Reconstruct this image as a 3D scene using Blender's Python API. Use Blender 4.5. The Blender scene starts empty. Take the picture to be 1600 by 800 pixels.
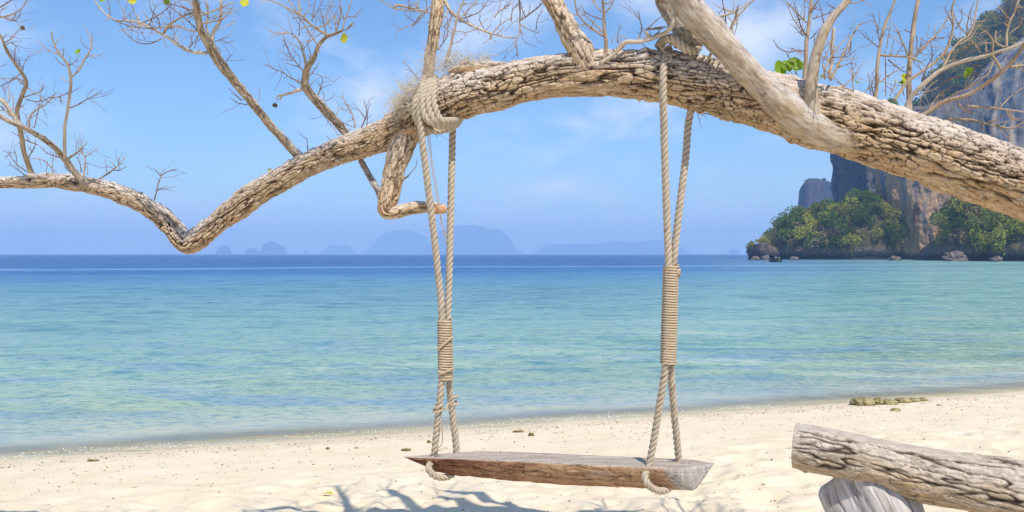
import bpy, bmesh, math, random
import numpy as np
from mathutils import Vector, Matrix

random.seed(11)
rng = np.random.default_rng(7)
S = bpy.context.scene
COL = S.collection
R = math.radians

# ------------------------------------------------------------------ camera, world, sun
FPX = 1400.0                 # focal length in photograph pixels (photograph 1600 wide)
CAMZ = 1.7
cd = bpy.data.cameras.new("camera")
cam = bpy.data.objects.new("camera", cd)
COL.objects.link(cam)
cam.location = (0, 0, CAMZ)
cam.rotation_euler = (R(90), 0, 0)
cd.sensor_width = 36.0
cd.lens = 36.0 * FPX / 1600.0
cd.shift_y = -3.0 / 1600.0
cd.clip_start = 0.05
cd.clip_end = 60000
S.camera = cam

SUN_EL, SUN_AZ = 54.3, 22.0   # azimuth: degrees to the right of straight behind the camera
W = bpy.data.worlds.new("World")
S.world = W
W.use_nodes = True
wn = W.node_tree
for n in list(wn.nodes):
    wn.nodes.remove(n)


class NT:
    """tiny helper for building node trees"""
    def __init__(self, tree):
        self.t = tree

    def n(self, typ, ins=None, **kw):
        nd = self.t.nodes.new(typ)
        for k, v in kw.items():
            setattr(nd, k, v)
        for k, v in (ins or {}).items():
            sock = nd.inputs[k]
            if isinstance(v, bpy.types.NodeSocket):
                self.t.links.new(v, sock)
            else:
                sock.default_value = v
        return nd

    def link(self, a, b):
        self.t.links.new(a, b)

    def math(self, op, a, b=0.0, c=None, clamp=False):
        ins = {0: a, 1: b}
        if c is not None:
            ins[2] = c
        return self.n('ShaderNodeMath', ins, operation=op, use_clamp=clamp).outputs[0]

    def mix(self, f, a, b, blend='MIX'):
        nd = self.t.nodes.new('ShaderNodeMix')
        nd.data_type = 'RGBA'
        nd.blend_type = blend
        for sock, v in ((nd.inputs[0], f), (nd.inputs[6], a), (nd.inputs[7], b)):
            if isinstance(v, bpy.types.NodeSocket):
                self.t.links.new(v, sock)
            else:
                sock.default_value = (v if not isinstance(v, tuple) or len(v) == 4 else (*v, 1)) if not isinstance(v, (int, float)) else v
        return nd.outputs[2]

    def ramp(self, f, stops, interp='LINEAR'):
        nd = self.t.nodes.new('ShaderNodeValToRGB')
        cr = nd.color_ramp
        cr.interpolation = interp
        while len(cr.elements) < len(stops):
            cr.elements.new(0.5)
        for e, (p, c) in zip(cr.elements, stops):
            e.position = p
            e.color = (c, c, c, 1) if isinstance(c, (int, float)) else (*c, 1)
        self.t.links.new(f, nd.inputs[0])
        return nd.outputs[0]

    def mapr(self, v, a, b, c=0.0, d=1.0, smooth=False):
        nd = self.n('ShaderNodeMapRange', {0: v, 1: a, 2: b, 3: c, 4: d})
        if smooth:
            nd.interpolation_type = 'SMOOTHSTEP'
        return nd.outputs[0]

    def noise(self, vec, scale, detail=3.0, rough=0.55, dist=0.0):
        return self.n('ShaderNodeTexNoise', {'Vector': vec, 'Scale': scale, 'Detail': detail, 'Roughness': rough, 'Distortion': dist}).outputs[0]

    def scale(self, vec, s, loc=(0, 0, 0)):
        return self.n('ShaderNodeMapping', {'Vector': vec, 'Scale': s, 'Location': loc}).outputs[0]

    def attr(self, name):
        return self.n('ShaderNodeAttribute', attribute_name=name)

    def bump(self, h, strength=0.5, dist=0.01, normal=None):
        ins = {'Height': h, 'Strength': strength, 'Distance': dist}
        if normal is not None:
            ins['Normal'] = normal
        return self.n('ShaderNodeBump', ins).outputs[0]


t = NT(wn)
sky = t.n('ShaderNodeTexSky', sky_type='NISHITA', sun_disc=False)
sky.sun_elevation = R(SUN_EL)
sky.sun_rotation = R(180 - SUN_AZ)
sky.air_density = 1.0
sky.dust_density = 0.3
sky.ozone_density = 3.0
tc = t.n('ShaderNodeTexCoord').outputs['Generated']
skyc = t.mix(1.0, sky.outputs[0], (0.79, 1.02, 1.23), 'MULTIPLY')
# thin wispy cloud: noise on a flat layer high above (direction divided by its height)
sep = t.n('ShaderNodeSeparateXYZ', {0: tc})
zz = t.math('MAXIMUM', sep.outputs[2], 0.0)
den = t.math('ADD', zz, 0.42)
cx_ = t.math('DIVIDE', sep.outputs[0], den)
cy_ = t.math('DIVIDE', sep.outputs[1], den)
cv = t.n('ShaderNodeCombineXYZ', {0: cx_, 1: cy_, 2: 0.0}).outputs[0]
n1 = t.noise(t.scale(cv, (1.0, 1.0, 1.0), (3.1, 0.4, 0)), 3.4, 7.0, 0.58, 0.3)
n2 = t.noise(t.scale(cv, (1.0, 1.0, 1.0), (7.3, 2.2, 4.0)), 1.3, 2.0, 0.5)
cm = t.math('MULTIPLY', t.mapr(n1, 0.42, 0.76, 0, 1, True), t.mapr(n2, 0.38, 0.60, 0.15, 1, True))
cm = t.math('MULTIPLY', cm, 0.85)
cm = t.math('MULTIPLY', cm, t.mapr(zz, 0.0, 0.09, 0.0, 1.0, True))
skyc = t.mix(cm, skyc, (8.0, 8.6, 9.6))
bg = t.n('ShaderNodeBackground', {'Color': skyc, 'Strength': 0.112})
out = t.n('ShaderNodeOutputWorld', {'Surface': bg.outputs[0]})

sl = bpy.data.lights.new("sun", 'SUN')
sl.energy = 4.15
sl.angle = R(0.53)
sl.color = (1.0, 0.95, 0.87)
so = bpy.data.objects.new("sun", sl)
COL.objects.link(so)
SUNV = Vector((math.sin(R(SUN_AZ)) * math.cos(R(SUN_EL)), -math.cos(R(SUN_AZ)) * math.cos(R(SUN_EL)), math.sin(R(SUN_EL))))
so.rotation_euler = SUNV.to_track_quat('Z', 'Y').to_euler()
so.location = (4, -10, 14)

S.view_settings.view_transform = 'Standard'
S.view_settings.look = 'None'
S.view_settings.exposure = 0.19
S.view_settings.gamma = 1.0
S.view_settings.use_curve_mapping = False
S.render.engine = 'CYCLES'
S.cycles.use_denoising = True
S.cycles.max_bounces = 8
S.cycles.diffuse_bounces = 4
S.cycles.glossy_bounces = 3
S.cycles.transmission_bounces = 4
S.cycles.transparent_max_bounces = 12
S.cycles.volume_bounces = 2
S.cycles.sample_clamp_indirect = 6.0


# ------------------------------------------------------------------ helpers
def P(px, py, d):
    """world point seen at photograph pixel (px, py) at distance d"""
    return np.array(((px - 800.0) / FPX * d, d, CAMZ - (py - 397.0) / FPX * d))


_perm = np.random.default_rng(5).permutation(256).astype(np.int64)
_grad = np.random.default_rng(6).normal(size=(256, 3))
_grad /= np.linalg.norm(_grad, axis=1)[:, None]
_rnd = np.random.default_rng(8).random((256, 4))


def _h(ix, iy, iz):
    return _perm[(_perm[(_perm[ix & 255] + iy) & 255] + iz) & 255]


def gn(p):
    """3-D gradient noise, about -0.7 .. 0.7"""
    i = np.floor(p).astype(np.int64)
    f = p - i
    u = f * f * f * (f * (f * 6 - 15) + 10)
    res = 0
    for dx in (0, 1):
        wx = u[:, 0] if dx else 1 - u[:, 0]
        for dy in (0, 1):
            wy = u[:, 1] if dy else 1 - u[:, 1]
            for dz in (0, 1):
                wz = u[:, 2] if dz else 1 - u[:, 2]
                g = _grad[_h(i[:, 0] + dx, i[:, 1] + dy, i[:, 2] + dz)]
                res = res + wx * wy * wz * ((f - (dx, dy, dz)) * g).sum(1)
    return res


def fbm(p, octv=4, gain=0.5, lac=2.03):
    a, s = 1.0, 0
    for k in range(octv):
        s = s + a * gn(p + 17.3 * k)
        p = p * lac
        a *= gain
    return s


def worley(p):
    """nearest and second nearest feature distance and a random number of the nearest cell"""
    i = np.floor(p).astype(np.int64)
    f = p - i
    d1 = np.full(len(p), 9.0)
    d2 = np.full(len(p), 9.0)
    idv = np.zeros(len(p))
    for dx in (-1, 0, 1):
        for dy in (-1, 0, 1):
            for dz in (-1, 0, 1):
                h = _h(i[:, 0] + dx, i[:, 1] + dy, i[:, 2] + dz)
                q = _rnd[h, :3] + (dx, dy, dz) - f
                d = np.sqrt((q * q).sum(1))
                near = d < d1
                d2 = np.where(near, d1, np.minimum(d2, d))
                idv = np.where(near, _rnd[h, 3], idv)
                d1 = np.where(near, d, d1)
    return d1, d2, idv


def sstep(a, b, x):
    v = np.clip((x - a) / (b - a), 0, 1)
    return v * v * (3 - 2 * v)


def mesh_np(name, v, quads=None, tris=None, attrs=None, smooth=True):
    me = bpy.data.meshes.new(name)
    v = np.asarray(v, dtype=np.float32)
    quads = np.zeros((0, 4), np.int32) if quads is None or len(quads) == 0 else np.asarray(quads, np.int32)
    tris = np.zeros((0, 3), np.int32) if tris is None or len(tris) == 0 else np.asarray(tris, np.int32)
    nl = quads.size + tris.size
    npoly = len(quads) + len(tris)
    me.vertices.add(len(v))
    me.vertices.foreach_set('co', v.ravel())
    me.loops.add(nl)
    me.loops.foreach_set('vertex_index', np.concatenate([quads.ravel(), tris.ravel()]).astype(np.int32))
    me.polygons.add(npoly)
    st = np.concatenate([np.arange(len(quads)) * 4, quads.size + np.arange(len(tris)) * 3]).astype(np.int32)
    me.polygons.foreach_set('loop_start', st)
    me.polygons.foreach_set('use_smooth', np.full(npoly, smooth, dtype=bool))
    for k, a in (attrs or {}).items():
        a = np.asarray(a, np.float32)
        if a.ndim == 1:
            at = me.attributes.new(k, 'FLOAT', 'POINT')
            at.data.foreach_set('value', a)
        else:
            at = me.attributes.new(k, 'FLOAT_VECTOR', 'POINT')
            at.data.foreach_set('vector', a.ravel())
    me.update(calc_edges=True)
    me.validate()
    return me


def tag(o, label=None, cat=None, group=None, kind=None):
    for k, v in (('label', label), ('category', cat), ('group', group), ('kind', kind)):
        if v:
            o[k] = v
    return o


def link(name, me, mats=None, parent=None, loc=None):
    o = bpy.data.objects.new(name, me)
    COL.objects.link(o)
    if mats is not None and me is not None and len(me.materials) == 0:
        for m in (mats if isinstance(mats, (list, tuple)) else [mats]):
            me.materials.append(m)
    if parent is not None:
        o.parent = parent
        bpy_p = parent
        # parts are written in world coordinates: undo the empty's own offset
        o.matrix_parent_inverse = world_of(bpy_p).inverted()
    if loc is not None:
        o.location = loc
    return o


def world_of(o):
    m = Matrix.LocRotScale(o.location, o.rotation_euler, o.scale)
    if o.parent is not None:
        m = world_of(o.parent) @ o.matrix_parent_inverse @ m
    return m


def thing(name, loc, label, cat, group=None):
    o = bpy.data.objects.new(name, None)
    COL.objects.link(o)
    o.location = loc
    o.empty_display_size = 0.1
    return tag(o, label, cat, group)


def catmull(pts, step, vals=None):
    """resample control points (N,k) at roughly even steps of the first three columns' length"""
    p = np.asarray(pts, float)
    n = len(p)
    if n == 2:
        m = max(2, int(np.linalg.norm(p[1, :3] - p[0, :3]) / step) + 1)
        return p[0] + (p[1] - p[0]) * np.linspace(0, 1, m)[:, None]
    ext = np.vstack([2 * p[0] - p[1], p, 2 * p[-1] - p[-2]])
    outp = []
    for i in range(n - 1):
        a, b, c, d = ext[i:i + 4]
        m = max(2, int(np.linalg.norm(c[:3] - b[:3]) / step * 2) + 1)
        u = np.linspace(0, 1, m, endpoint=(i == n - 2))[:, None]
        # tangents limited so that uneven spacing does not loop
        lb = np.linalg.norm(c[:3] - b[:3]) + 1e-9
        la = np.linalg.norm(b[:3] - a[:3]) + 1e-9
        lc = np.linalg.norm(d[:3] - c[:3]) + 1e-9
        mb = (c - a) * lb / (la + lb)
        mc = (d - b) * lb / (lb + lc)
        h00 = 2 * u**3 - 3 * u**2 + 1
        h10 = u**3 - 2 * u**2 + u
        h01 = -2 * u**3 + 3 * u**2
        h11 = u**3 - u**2
        outp.append(h00 * b + h10 * mb + h01 * c + h11 * mc)
    q = np.vstack(outp)
    s = np.concatenate([[0], np.cumsum(np.linalg.norm(np.diff(q[:, :3], axis=0), axis=1))])
    m = max(4, int(s[-1] / step) + 1)
    ss = np.linspace(0, s[-1], m)
    return np.stack([np.interp(ss, s, q[:, k]) for k in range(q.shape[1])], 1)


def frames(c):
    T = np.gradient(c, axis=0)
    T /= np.linalg.norm(T, axis=1)[:, None] + 1e-12
    n0 = np.cross(T[0], (0.0, 1.0, 0.0))
    if np.linalg.norm(n0) < 0.2:
        n0 = np.cross(T[0], (0.0, 0.0, 1.0))
    n0 /= np.linalg.norm(n0)
    N = [n0]
    for i in range(1, len(c)):
        v = N[-1] - T[i] * np.dot(N[-1], T[i])
        v /= np.linalg.norm(v) + 1e-12
        N.append(v)
    N = np.array(N)
    return T, N, np.cross(T, N)


def grid_faces(nr, ns, off=0, wrap=True):
    i = np.arange(nr - 1)[:, None] * ns
    j = np.arange(ns if wrap else ns - 1)[None, :]
    k = (j + 1) % ns
    a = i + j
    b = i + k
    return (np.stack([a, b, b + ns, a + ns], -1).reshape(-1, 4) + off)


def sweep(c, r, nseg, disp=None, caps=True, flat=(1.0, 1.0)):
    """tube along c with radii r; disp(q, theta, s, radial) returns (offset, attrs).  Gives verts, quads, tris, attrs"""
    T, N, B = frames(c)
    s = np.concatenate([[0], np.cumsum(np.linalg.norm(np.diff(c, axis=0), axis=1))])
    th = np.linspace(0, 2 * np.pi, nseg, endpoint=False)
    ct, st = np.cos(th), np.sin(th)
    rad = N[:, None, :] * ct[None, :, None] + B[:, None, :] * st[None, :, None]
    rr = np.repeat(r, nseg)
    radf = rad.reshape(-1, 3)
    TH = np.tile(th, len(c))
    SS = np.repeat(s, nseg)
    q = np.stack([rr * np.cos(TH), rr * np.sin(TH), SS], 1)
    attrs = {}
    off = 0
    if disp is not None:
        off, attrs = disp(q, TH, SS, radf)
    v = np.repeat(c, nseg, axis=0) + radf * (rr + off)[:, None]
    attrs.setdefault('q', q)
    quads = grid_faces(len(c), nseg)
    tris = []
    if caps:
        n = len(v)
        v = np.vstack([v, c[0] - T[0] * r[0] * 0.05, c[-1] + T[-1] * r[-1] * 0.3])
        j = np.arange(nseg)
        k = (j + 1) % nseg
        tris = np.vstack([np.stack([np.full(nseg, n), k, j], 1),
                          np.stack([np.full(nseg, n + 1), (len(c) - 1) * nseg + j, (len(c) - 1) * nseg + k], 1)])
        for key, a in attrs.items():
            attrs[key] = np.concatenate([a, a[:1], a[-1:]]) if a.ndim == 1 else np.vstack([a, a[:1], a[-1:]])
    return v, quads, tris, attrs


class Join:
    """collects swept pieces into one mesh"""
    def __init__(self):
        self.v, self.q, self.t, self.a = [], [], [], {}
        self.n = 0

    def add(self, v, q, tr, at=None):
        self.v.append(v)
        if len(q):
            self.q.append(np.asarray(q) + self.n)
        if len(tr):
            self.t.append(np.asarray(tr) + self.n)
        for k, x in (at or {}).items():
            self.a.setdefault(k, []).append(x)
        self.n += len(v)

    def mesh(self, name, smooth=True):
        at = {k: np.concatenate(x) if x[0].ndim == 1 else np.vstack(x) for k, x in self.a.items()}
        at = {k: x for k, x in at.items() if len(x) == self.n}
        return mesh_np(name, np.vstack(self.v), np.vstack(self.q) if self.q else None, np.vstack(self.t) if self.t else None, at, smooth)


def new_mat(name):
    m = bpy.data.materials.new(name)
    m.use_nodes = True
    tr = m.node_tree
    for n in list(tr.nodes):
        tr.nodes.remove(n)
    return m, NT(tr)


def finish(t, color, rough=0.8, normal=None, spec=0.25, **kw):
    ins = {'Base Color': color, 'Roughness': rough, 'Specular IOR Level': spec}
    if normal is not None:
        ins['Normal'] = normal
    ins.update(kw)
    b = t.n('ShaderNodeBsdfPrincipled', ins)
    t.n('ShaderNodeOutputMaterial', {'Surface': b.outputs[0]})
    return b


# ------------------------------------------------------------------ materials
def mat_bark(name, crack, tan, grey, pale, fine=1.0, weather_light=0.75, blotch=0.32):
    m, t = new_mat(name)
    q = t.attr('q').outputs['Vector']
    crk = t.attr('crk').outputs['Fac']
    pid = t.attr('pid').outputs['Fac']
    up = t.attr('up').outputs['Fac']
    nA = t.noise(q, 14.0, 5, 0.6)
    nL = t.noise(t.scale(q, (1, 1, 0.6), (4, 7, 2)), 3.2, 3, 0.5)
    tan_ = t.mix(t.mapr(nL, 0.38, 0.62), tan, tuple(x * y for x, y in zip(tan, (0.74, 0.80, 0.90))))
    nB = t.noise(t.scale(q, (1, 1, 0.25)), 90.0, 4, 0.65)
    nC = t.noise(t.scale(q, (1, 1, 0.5), (3, 1, 2)), 5.0, 3, 0.5)
    base = t.mix(t.mapr(t.math('ADD', t.math('MULTIPLY', pid, 0.5), nA), 0.45, 0.95), tan_, grey)
    wf = t.math('MULTIPLY', t.mapr(t.math('ADD', up, t.math('MULTIPLY', t.math('SUBTRACT', nC, 0.5), 1.4)), -0.25, 0.7, 0, 1, True), weather_light)  # up-facing bark paler: weathered grey plus top light put into the colour
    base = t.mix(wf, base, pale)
    base = t.mix(t.mapr(nB, 0.36, 0.58, 0.55, 0.0), base, tuple(c * 0.38 for c in tan))
    blot = t.noise(t.scale(q, (1, 1, 0.45), (2, 6, 3)), 22.0, 5, 0.7)
    base = t.mix(t.mapr(blot, 0.52, 0.66, 0.0, blotch), base, (0.20, 0.145, 0.105))
    spots = t.noise(t.scale(q, (1, 1, 0.7), (9, 4, 1)), 30.0, 3, 0.6)
    base = t.mix(t.mapr(spots, 0.64, 0.70, 0.0, 0.55), base, (0.16, 0.11, 0.075))
    base = t.mix(t.mapr(crk, 0.08, 0.82, 1.0, 0.0), base, crack)
    h = t.math('ADD', t.math('MULTIPLY', nB, 0.8), t.math('MULTIPLY', t.noise(q, 260.0, 3, 0.7), 0.5))
    nrm = t.bump(h, 0.55 * fine, 0.006)
    finish(t, base, 0.88, nrm, 0.15)
    return m


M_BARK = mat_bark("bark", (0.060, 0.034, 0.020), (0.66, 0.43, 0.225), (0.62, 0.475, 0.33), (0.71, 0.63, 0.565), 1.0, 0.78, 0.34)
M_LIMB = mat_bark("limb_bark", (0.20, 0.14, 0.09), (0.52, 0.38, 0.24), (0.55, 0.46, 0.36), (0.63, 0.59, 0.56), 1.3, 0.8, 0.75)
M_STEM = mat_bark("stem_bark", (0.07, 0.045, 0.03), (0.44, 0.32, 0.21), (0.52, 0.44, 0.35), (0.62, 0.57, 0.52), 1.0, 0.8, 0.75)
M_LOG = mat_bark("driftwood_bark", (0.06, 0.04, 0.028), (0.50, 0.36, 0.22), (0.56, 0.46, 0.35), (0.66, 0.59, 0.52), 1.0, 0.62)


def mat_twig(name, a, b):
    m, t = new_mat(name)
    q = t.attr('q').outputs['Vector']
    n1 = t.noise(t.scale(q, (1, 1, 0.3)), 60.0, 4, 0.6)
    n2 = t.noise(q, 9.0, 2, 0.5)
    c = t.mix(t.mapr(n1, 0.35, 0.65), a, b)
    c = t.mix(t.mapr(n2, 0.45, 0.7, 0, 0.6), c, (0.16, 0.11, 0.08))
    c = t.mix(t.mapr(t.noise(q, 170.0, 3, 0.7), 0.56, 0.68, 0, 0.7), c, (0.12, 0.08, 0.055))
    finish(t, c, 0.85, t.bump(n1, 0.5, 0.003), 0.15)
    return m


M_TWIG = mat_twig("twig_bark", (0.33, 0.235, 0.15), (0.48, 0.38, 0.28))
M_TWIGD = mat_twig("dark_twig_bark", (0.19, 0.12, 0.08), (0.30, 0.21, 0.15))
M_TWIGP = mat_twig("pale_twig_bark", (0.45, 0.36, 0.26), (0.62, 0.54, 0.44))


def mat_rope(name, a, b, stripes=True):
    m, t = new_mat(name)
    q = t.attr('q').outputs['Vector']
    n1 = t.noise(t.scale(q, (1, 1, 1)), 220.0, 3, 0.6)
    n2 = t.noise(q, 22.0, 3, 0.5)
    gr = t.attr('groove').outputs['Fac']
    c = t.mix(t.mapr(n2, 0.3, 0.7), a, b)
    c = t.mix(t.mapr(n1, 0.3, 0.7, 0.3, 0.0), c, tuple(x * 0.55 for x in a))
    if stripes:
        mk = t.attr('mark').outputs['Fac']
        c = t.mix(t.math('MULTIPLY', gr, 0.65), c, (0.16, 0.11, 0.07))
        c = t.mix(mk, c, (0.05, 0.04, 0.03))
    finish(t, c, 0.8, t.bump(n1, 0.5, 0.003), 0.2)
    return m


M_ROPE = mat_rope("rope_fibre", (0.47, 0.385, 0.285), (0.56, 0.475, 0.37))
M_TWINE = mat_rope("twine_fibre", (0.50, 0.38, 0.25), (0.60, 0.48, 0.34), False)
M_FIBRE = mat_rope("frayed_fibre", (0.66, 0.57, 0.44), (0.80, 0.72, 0.58), False)


def mat_leaf(name, a, b):
    m, t = new_mat(name)
    geo = t.n('ShaderNodeNewGeometry')
    n1 = t.noise(t.n('ShaderNodeTexCoord').outputs['Object'], 60.0, 3, 0.6)
    c = t.mix(t.mapr(n1, 0.35, 0.65), a, b)
    d = t.n('ShaderNodeBsdfPrincipled', {'Base Color': c, 'Roughness': 0.5, 'Specular IOR Level': 0.3})
    tl = t.n('ShaderNodeBsdfTranslucent', {'Color': c})
    mx = t.n('ShaderNodeMixShader', {0: 0.45, 1: d.outputs[0], 2: tl.outputs[0]})
    t.n('ShaderNodeOutputMaterial', {'Surface': mx.outputs[0]})
    return m


M_LEAFG = mat_leaf("leaf_green", (0.20, 0.36, 0.025), (0.34, 0.47, 0.045))
M_LEAFY = mat_leaf("leaf_yellow", (0.62, 0.62, 0.04), (0.70, 0.60, 0.06))
M_LEAFB = mat_leaf("leaf_dead", (0.16, 0.09, 0.05), (0.22, 0.13, 0.08))

# ------------------------------------------------------------------ beach and sea
A0 = np.array((-4.2, 7.37))
SN = np.array((-0.332, 0.943))           # points out to sea


def shore_s(x, y):
    return (x - A0[0]) * SN[0] + (y - A0[1]) * SN[1]


def sand_z(x, y):
    x = np.asarray(x, float)
    y = np.asarray(y, float)
    sh = x.shape
    s = shore_s(x, y).ravel()
    p = np.stack([x.ravel(), y.ravel(), np.zeros(x.size)], 1)
    s = s + 0.10 * gn(p * (0.9, 0.9, 1)) + 0.05 * gn(p * (2.7, 2.7, 1) + 5)
    z = np.where(s < 0, -0.078 * s, -0.085 * s)
    z = np.where(z > 0.45, 0.45 + (z - 0.45) * 0.35, z)
    z = np.minimum(z, 1.5 + 0.02 * z)
    z = np.maximum(z, -3.0 + 0.0 * z)
    dry = sstep(-1.2, -3.4, s)
    edge = sstep(-0.2, -1.2, s)
    # trodden sand: soft pits with raised rims
    pw = p + 0.10 * np.stack([gn(p * 5 + 3), gn(p * 5 + 9), 0 * s], 1)
    d1, d2, _ = worley(pw * (3.1, 3.1, 1) + (0, 0, 0.37))
    pits = -0.036 * np.exp(-(d1 / 0.36) ** 2) + 0.020 * np.exp(-((d1 - 0.55) / 0.16) ** 2)
    d3, d4, _ = worley(pw * (6.3, 6.3, 1) + (4, 2, 0.61))
    pits2 = -0.017 * np.exp(-(d3 / 0.32) ** 2)
    z = z + dry * (pits + pits2 + 0.030 * fbm(p * (1.6, 1.6, 1) + 2, 4)) + edge * 0.008 * fbm(p * (2.5, 2.5, 1), 4) + 0.0025 * edge * fbm(p * (18, 18, 1), 3)
    return z.reshape(sh)


def dens(a, b, lo, hi, fine, coarse):
    inner = np.arange(lo, hi, fine)
    left, right = [lo], [hi]
    st = fine
    while left[-1] > a:
        st = min(st * 1.25, coarse)
        left.append(left[-1] - st)
    st = fine
    while right[-1] < b:
        st = min(st * 1.25, coarse)
        right.append(right[-1] + st)
    return np.concatenate([left[:0:-1], inner, right])


xs = dens(-70, 80, -5.2, 6.6, 0.019, 6.0)
ys = dens(-60, 70, 4.3, 9.6, 0.019, 6.0)
X, Y = np.meshgrid(xs, ys)
Z = sand_z(X, Y)
v = np.stack([X.ravel(), Y.ravel(), Z.ravel()], 1)
fq = grid_faces(len(ys), len(xs), wrap=False)
m, t = new_mat("sand")
pos = t.n('ShaderNodeNewGeometry').outputs['Position']
nz = t.n('ShaderNodeSeparateXYZ', {0: pos}).outputs[2]
g1 = t.noise(pos, 420.0, 2, 0.7)
g2 = t.noise(pos, 3.2, 4, 0.6)
g3 = t.noise(pos, 75.0, 4, 0.65)
c = t.mix(t.mapr(g2, 0.35, 0.65), (0.77, 0.635, 0.445), (0.82, 0.70, 0.52))
c = t.mix(t.mapr(g1, 0.60, 0.78, 0, 0.35), c, (0.50, 0.37, 0.24))
c = t.mix(t.mapr(g3, 0.58, 0.70, 0, 0.45), c, (0.60, 0.45, 0.29))
g4 = t.noise(pos, 26.0, 4, 0.7)
c = t.mix(t.mapr(g4, 0.55, 0.72, 0, 0.35), c, (0.66, 0.52, 0.35))
wet = t.mapr(t.math('ADD', nz, t.math('MULTIPLY', t.math('SUBTRACT', g2, 0.5), 0.05)), 0.004, 0.042, 1.0, 0.0, True)
c = t.mix(t.math('MULTIPLY', wet, 0.34), c, (0.46, 0.37, 0.25))
hh = t.math('ADD', t.math('MULTIPLY', g1, 0.25), g3)
finish(t, c, 0.9, t.bump(hh, 0.6, 0.008), 0.12)
sand = link("sand", mesh_np("sand", v, fq), m)
tag(sand, kind='structure')

# sea: one sheet to the horizon
xs2 = np.concatenate([np.linspace(-11800, -60, 14), np.linspace(-40, 40, 17), np.linspace(60, 11800, 14)])
ys2 = np.concatenate([[-11800, -3000, -500, -60], np.linspace(-5, 60, 14), np.linspace(90, 11800, 20)])
X2, Y2 = np.meshgrid(xs2, ys2)
v2 = np.stack([X2.ravel(), Y2.ravel(), 0 * X2.ravel()], 1)
m, t = new_mat("sea_water")
pos = t.n('ShaderNodeNewGeometry').outputs['Position']
sp = t.n('ShaderNodeSeparateXYZ', {0: pos})
sx, sy = sp.outputs[0], sp.outputs[1]
s = t.math('ADD', t.math('MULTIPLY', sx, float(SN[0])), t.math('MULTIPLY_ADD', sy, float(SN[1]), float(-(A0 * SN).sum())))
flat = t.scale(pos, (1, 1, 0))
sw1 = t.noise(flat, 0.55, 3, 0.6)
sw2 = t.noise(t.scale(flat, (0.7, 1.0, 0), (5, 2, 0)), 0.045, 4, 0.55)
# distance from the shore drives the depth of the water, and so its body colour
ls = t.math('LOGARITHM', t.math('MAXIMUM', t.math('ADD', s, 1.0), 1.0), 10.0)    # 0 at shore, 1 at 9 m, 2 at 99 m
ls = t.math('ADD', ls, t.math('MULTIPLY', t.math('SUBTRACT', sw2, 0.5), 0.35))
ls3 = t.math('DIVIDE', ls, 3.0, clamp=True)
body = t.ramp(ls3, [(0.0, (0.58, 0.58, 0.50)), (0.10, (0.41, 0.455, 0.385)), (0.20, (0.335, 0.445, 0.32)), (0.29, (0.315, 0.46, 0.345)),
                    (0.40, (0.225, 0.385, 0.355)), (0.50, (0.155, 0.31, 0.35)), (0.575, (0.09, 0.245, 0.38)), (0.63, (0.030, 0.145, 0.36)), (0.75, (0.018, 0.095, 0.29)), (1.0, (0.014, 0.08, 0.26))])
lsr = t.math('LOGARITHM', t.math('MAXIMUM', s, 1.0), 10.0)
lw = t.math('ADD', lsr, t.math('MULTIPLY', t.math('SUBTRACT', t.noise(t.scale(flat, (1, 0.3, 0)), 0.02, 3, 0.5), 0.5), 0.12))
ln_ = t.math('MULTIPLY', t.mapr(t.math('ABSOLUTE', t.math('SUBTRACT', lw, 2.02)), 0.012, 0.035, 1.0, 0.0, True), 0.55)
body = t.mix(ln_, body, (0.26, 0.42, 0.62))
# to the right, towards the headland, the lagoon stays shallow and greener
ang = t.math('DIVIDE', sx, t.math('MAXIMUM', sy, 1.0))
gr = t.math('MULTIPLY', t.mapr(ang, 0.12, 0.55, 0, 1, True), t.mapr(ls3, 0.25, 0.45, 0, 1, True))
gr = t.math('MULTIPLY', gr, t.mapr(sy, 420.0, 250.0, 0, 1, True))
body = t.mix(t.math('MULTIPLY', gr, 0.80), body, (0.29, 0.47, 0.38))
# weed and bare patches on the bed, shallow part only
pt1 = t.noise(t.scale(flat, (0.45, 1.0, 0), (1, 7, 0)), 0.9, 5, 0.62)
pt2 = t.noise(t.scale(flat, (0.35, 1.0, 0), (8, 3, 0)), 0.28, 4, 0.6)
nearf = t.mapr(s, 22.0, 2.0, 0.0, 1.0, True)
body = t.mix(t.math('MULTIPLY', t.math('MULTIPLY', t.mapr(pt1, 0.48, 0.62, 0, 1, True), t.math('MULTIPLY', nearf, t.mapr(s, 0.4, 1.6, 0, 1, True))), 0.72), body, (0.22, 0.34, 0.42))
body = t.mix(t.math('MULTIPLY', t.math('MULTIPLY', t.mapr(pt2, 0.52, 0.66, 0, 1, True), nearf), 0.50), body, (0.60, 0.66, 0.50))
# ripples at several sizes, longer than wide along the shore
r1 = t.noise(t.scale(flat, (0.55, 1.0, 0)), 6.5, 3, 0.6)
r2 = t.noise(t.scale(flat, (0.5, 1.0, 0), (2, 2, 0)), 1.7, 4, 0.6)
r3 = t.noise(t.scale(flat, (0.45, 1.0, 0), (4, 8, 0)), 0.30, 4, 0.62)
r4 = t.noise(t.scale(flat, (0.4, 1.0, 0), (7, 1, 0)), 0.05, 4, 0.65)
h = t.math('ADD', t.math('MULTIPLY', r1, 0.05), t.math('MULTIPLY', r2, 0.22))
h = t.math('ADD', h, t.math('MULTIPLY', r3, 0.9))
h = t.math('ADD', h, t.math('MULTIPLY', r4, 3.0))
nrm = t.bump(h, 0.9, 0.8)
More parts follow.
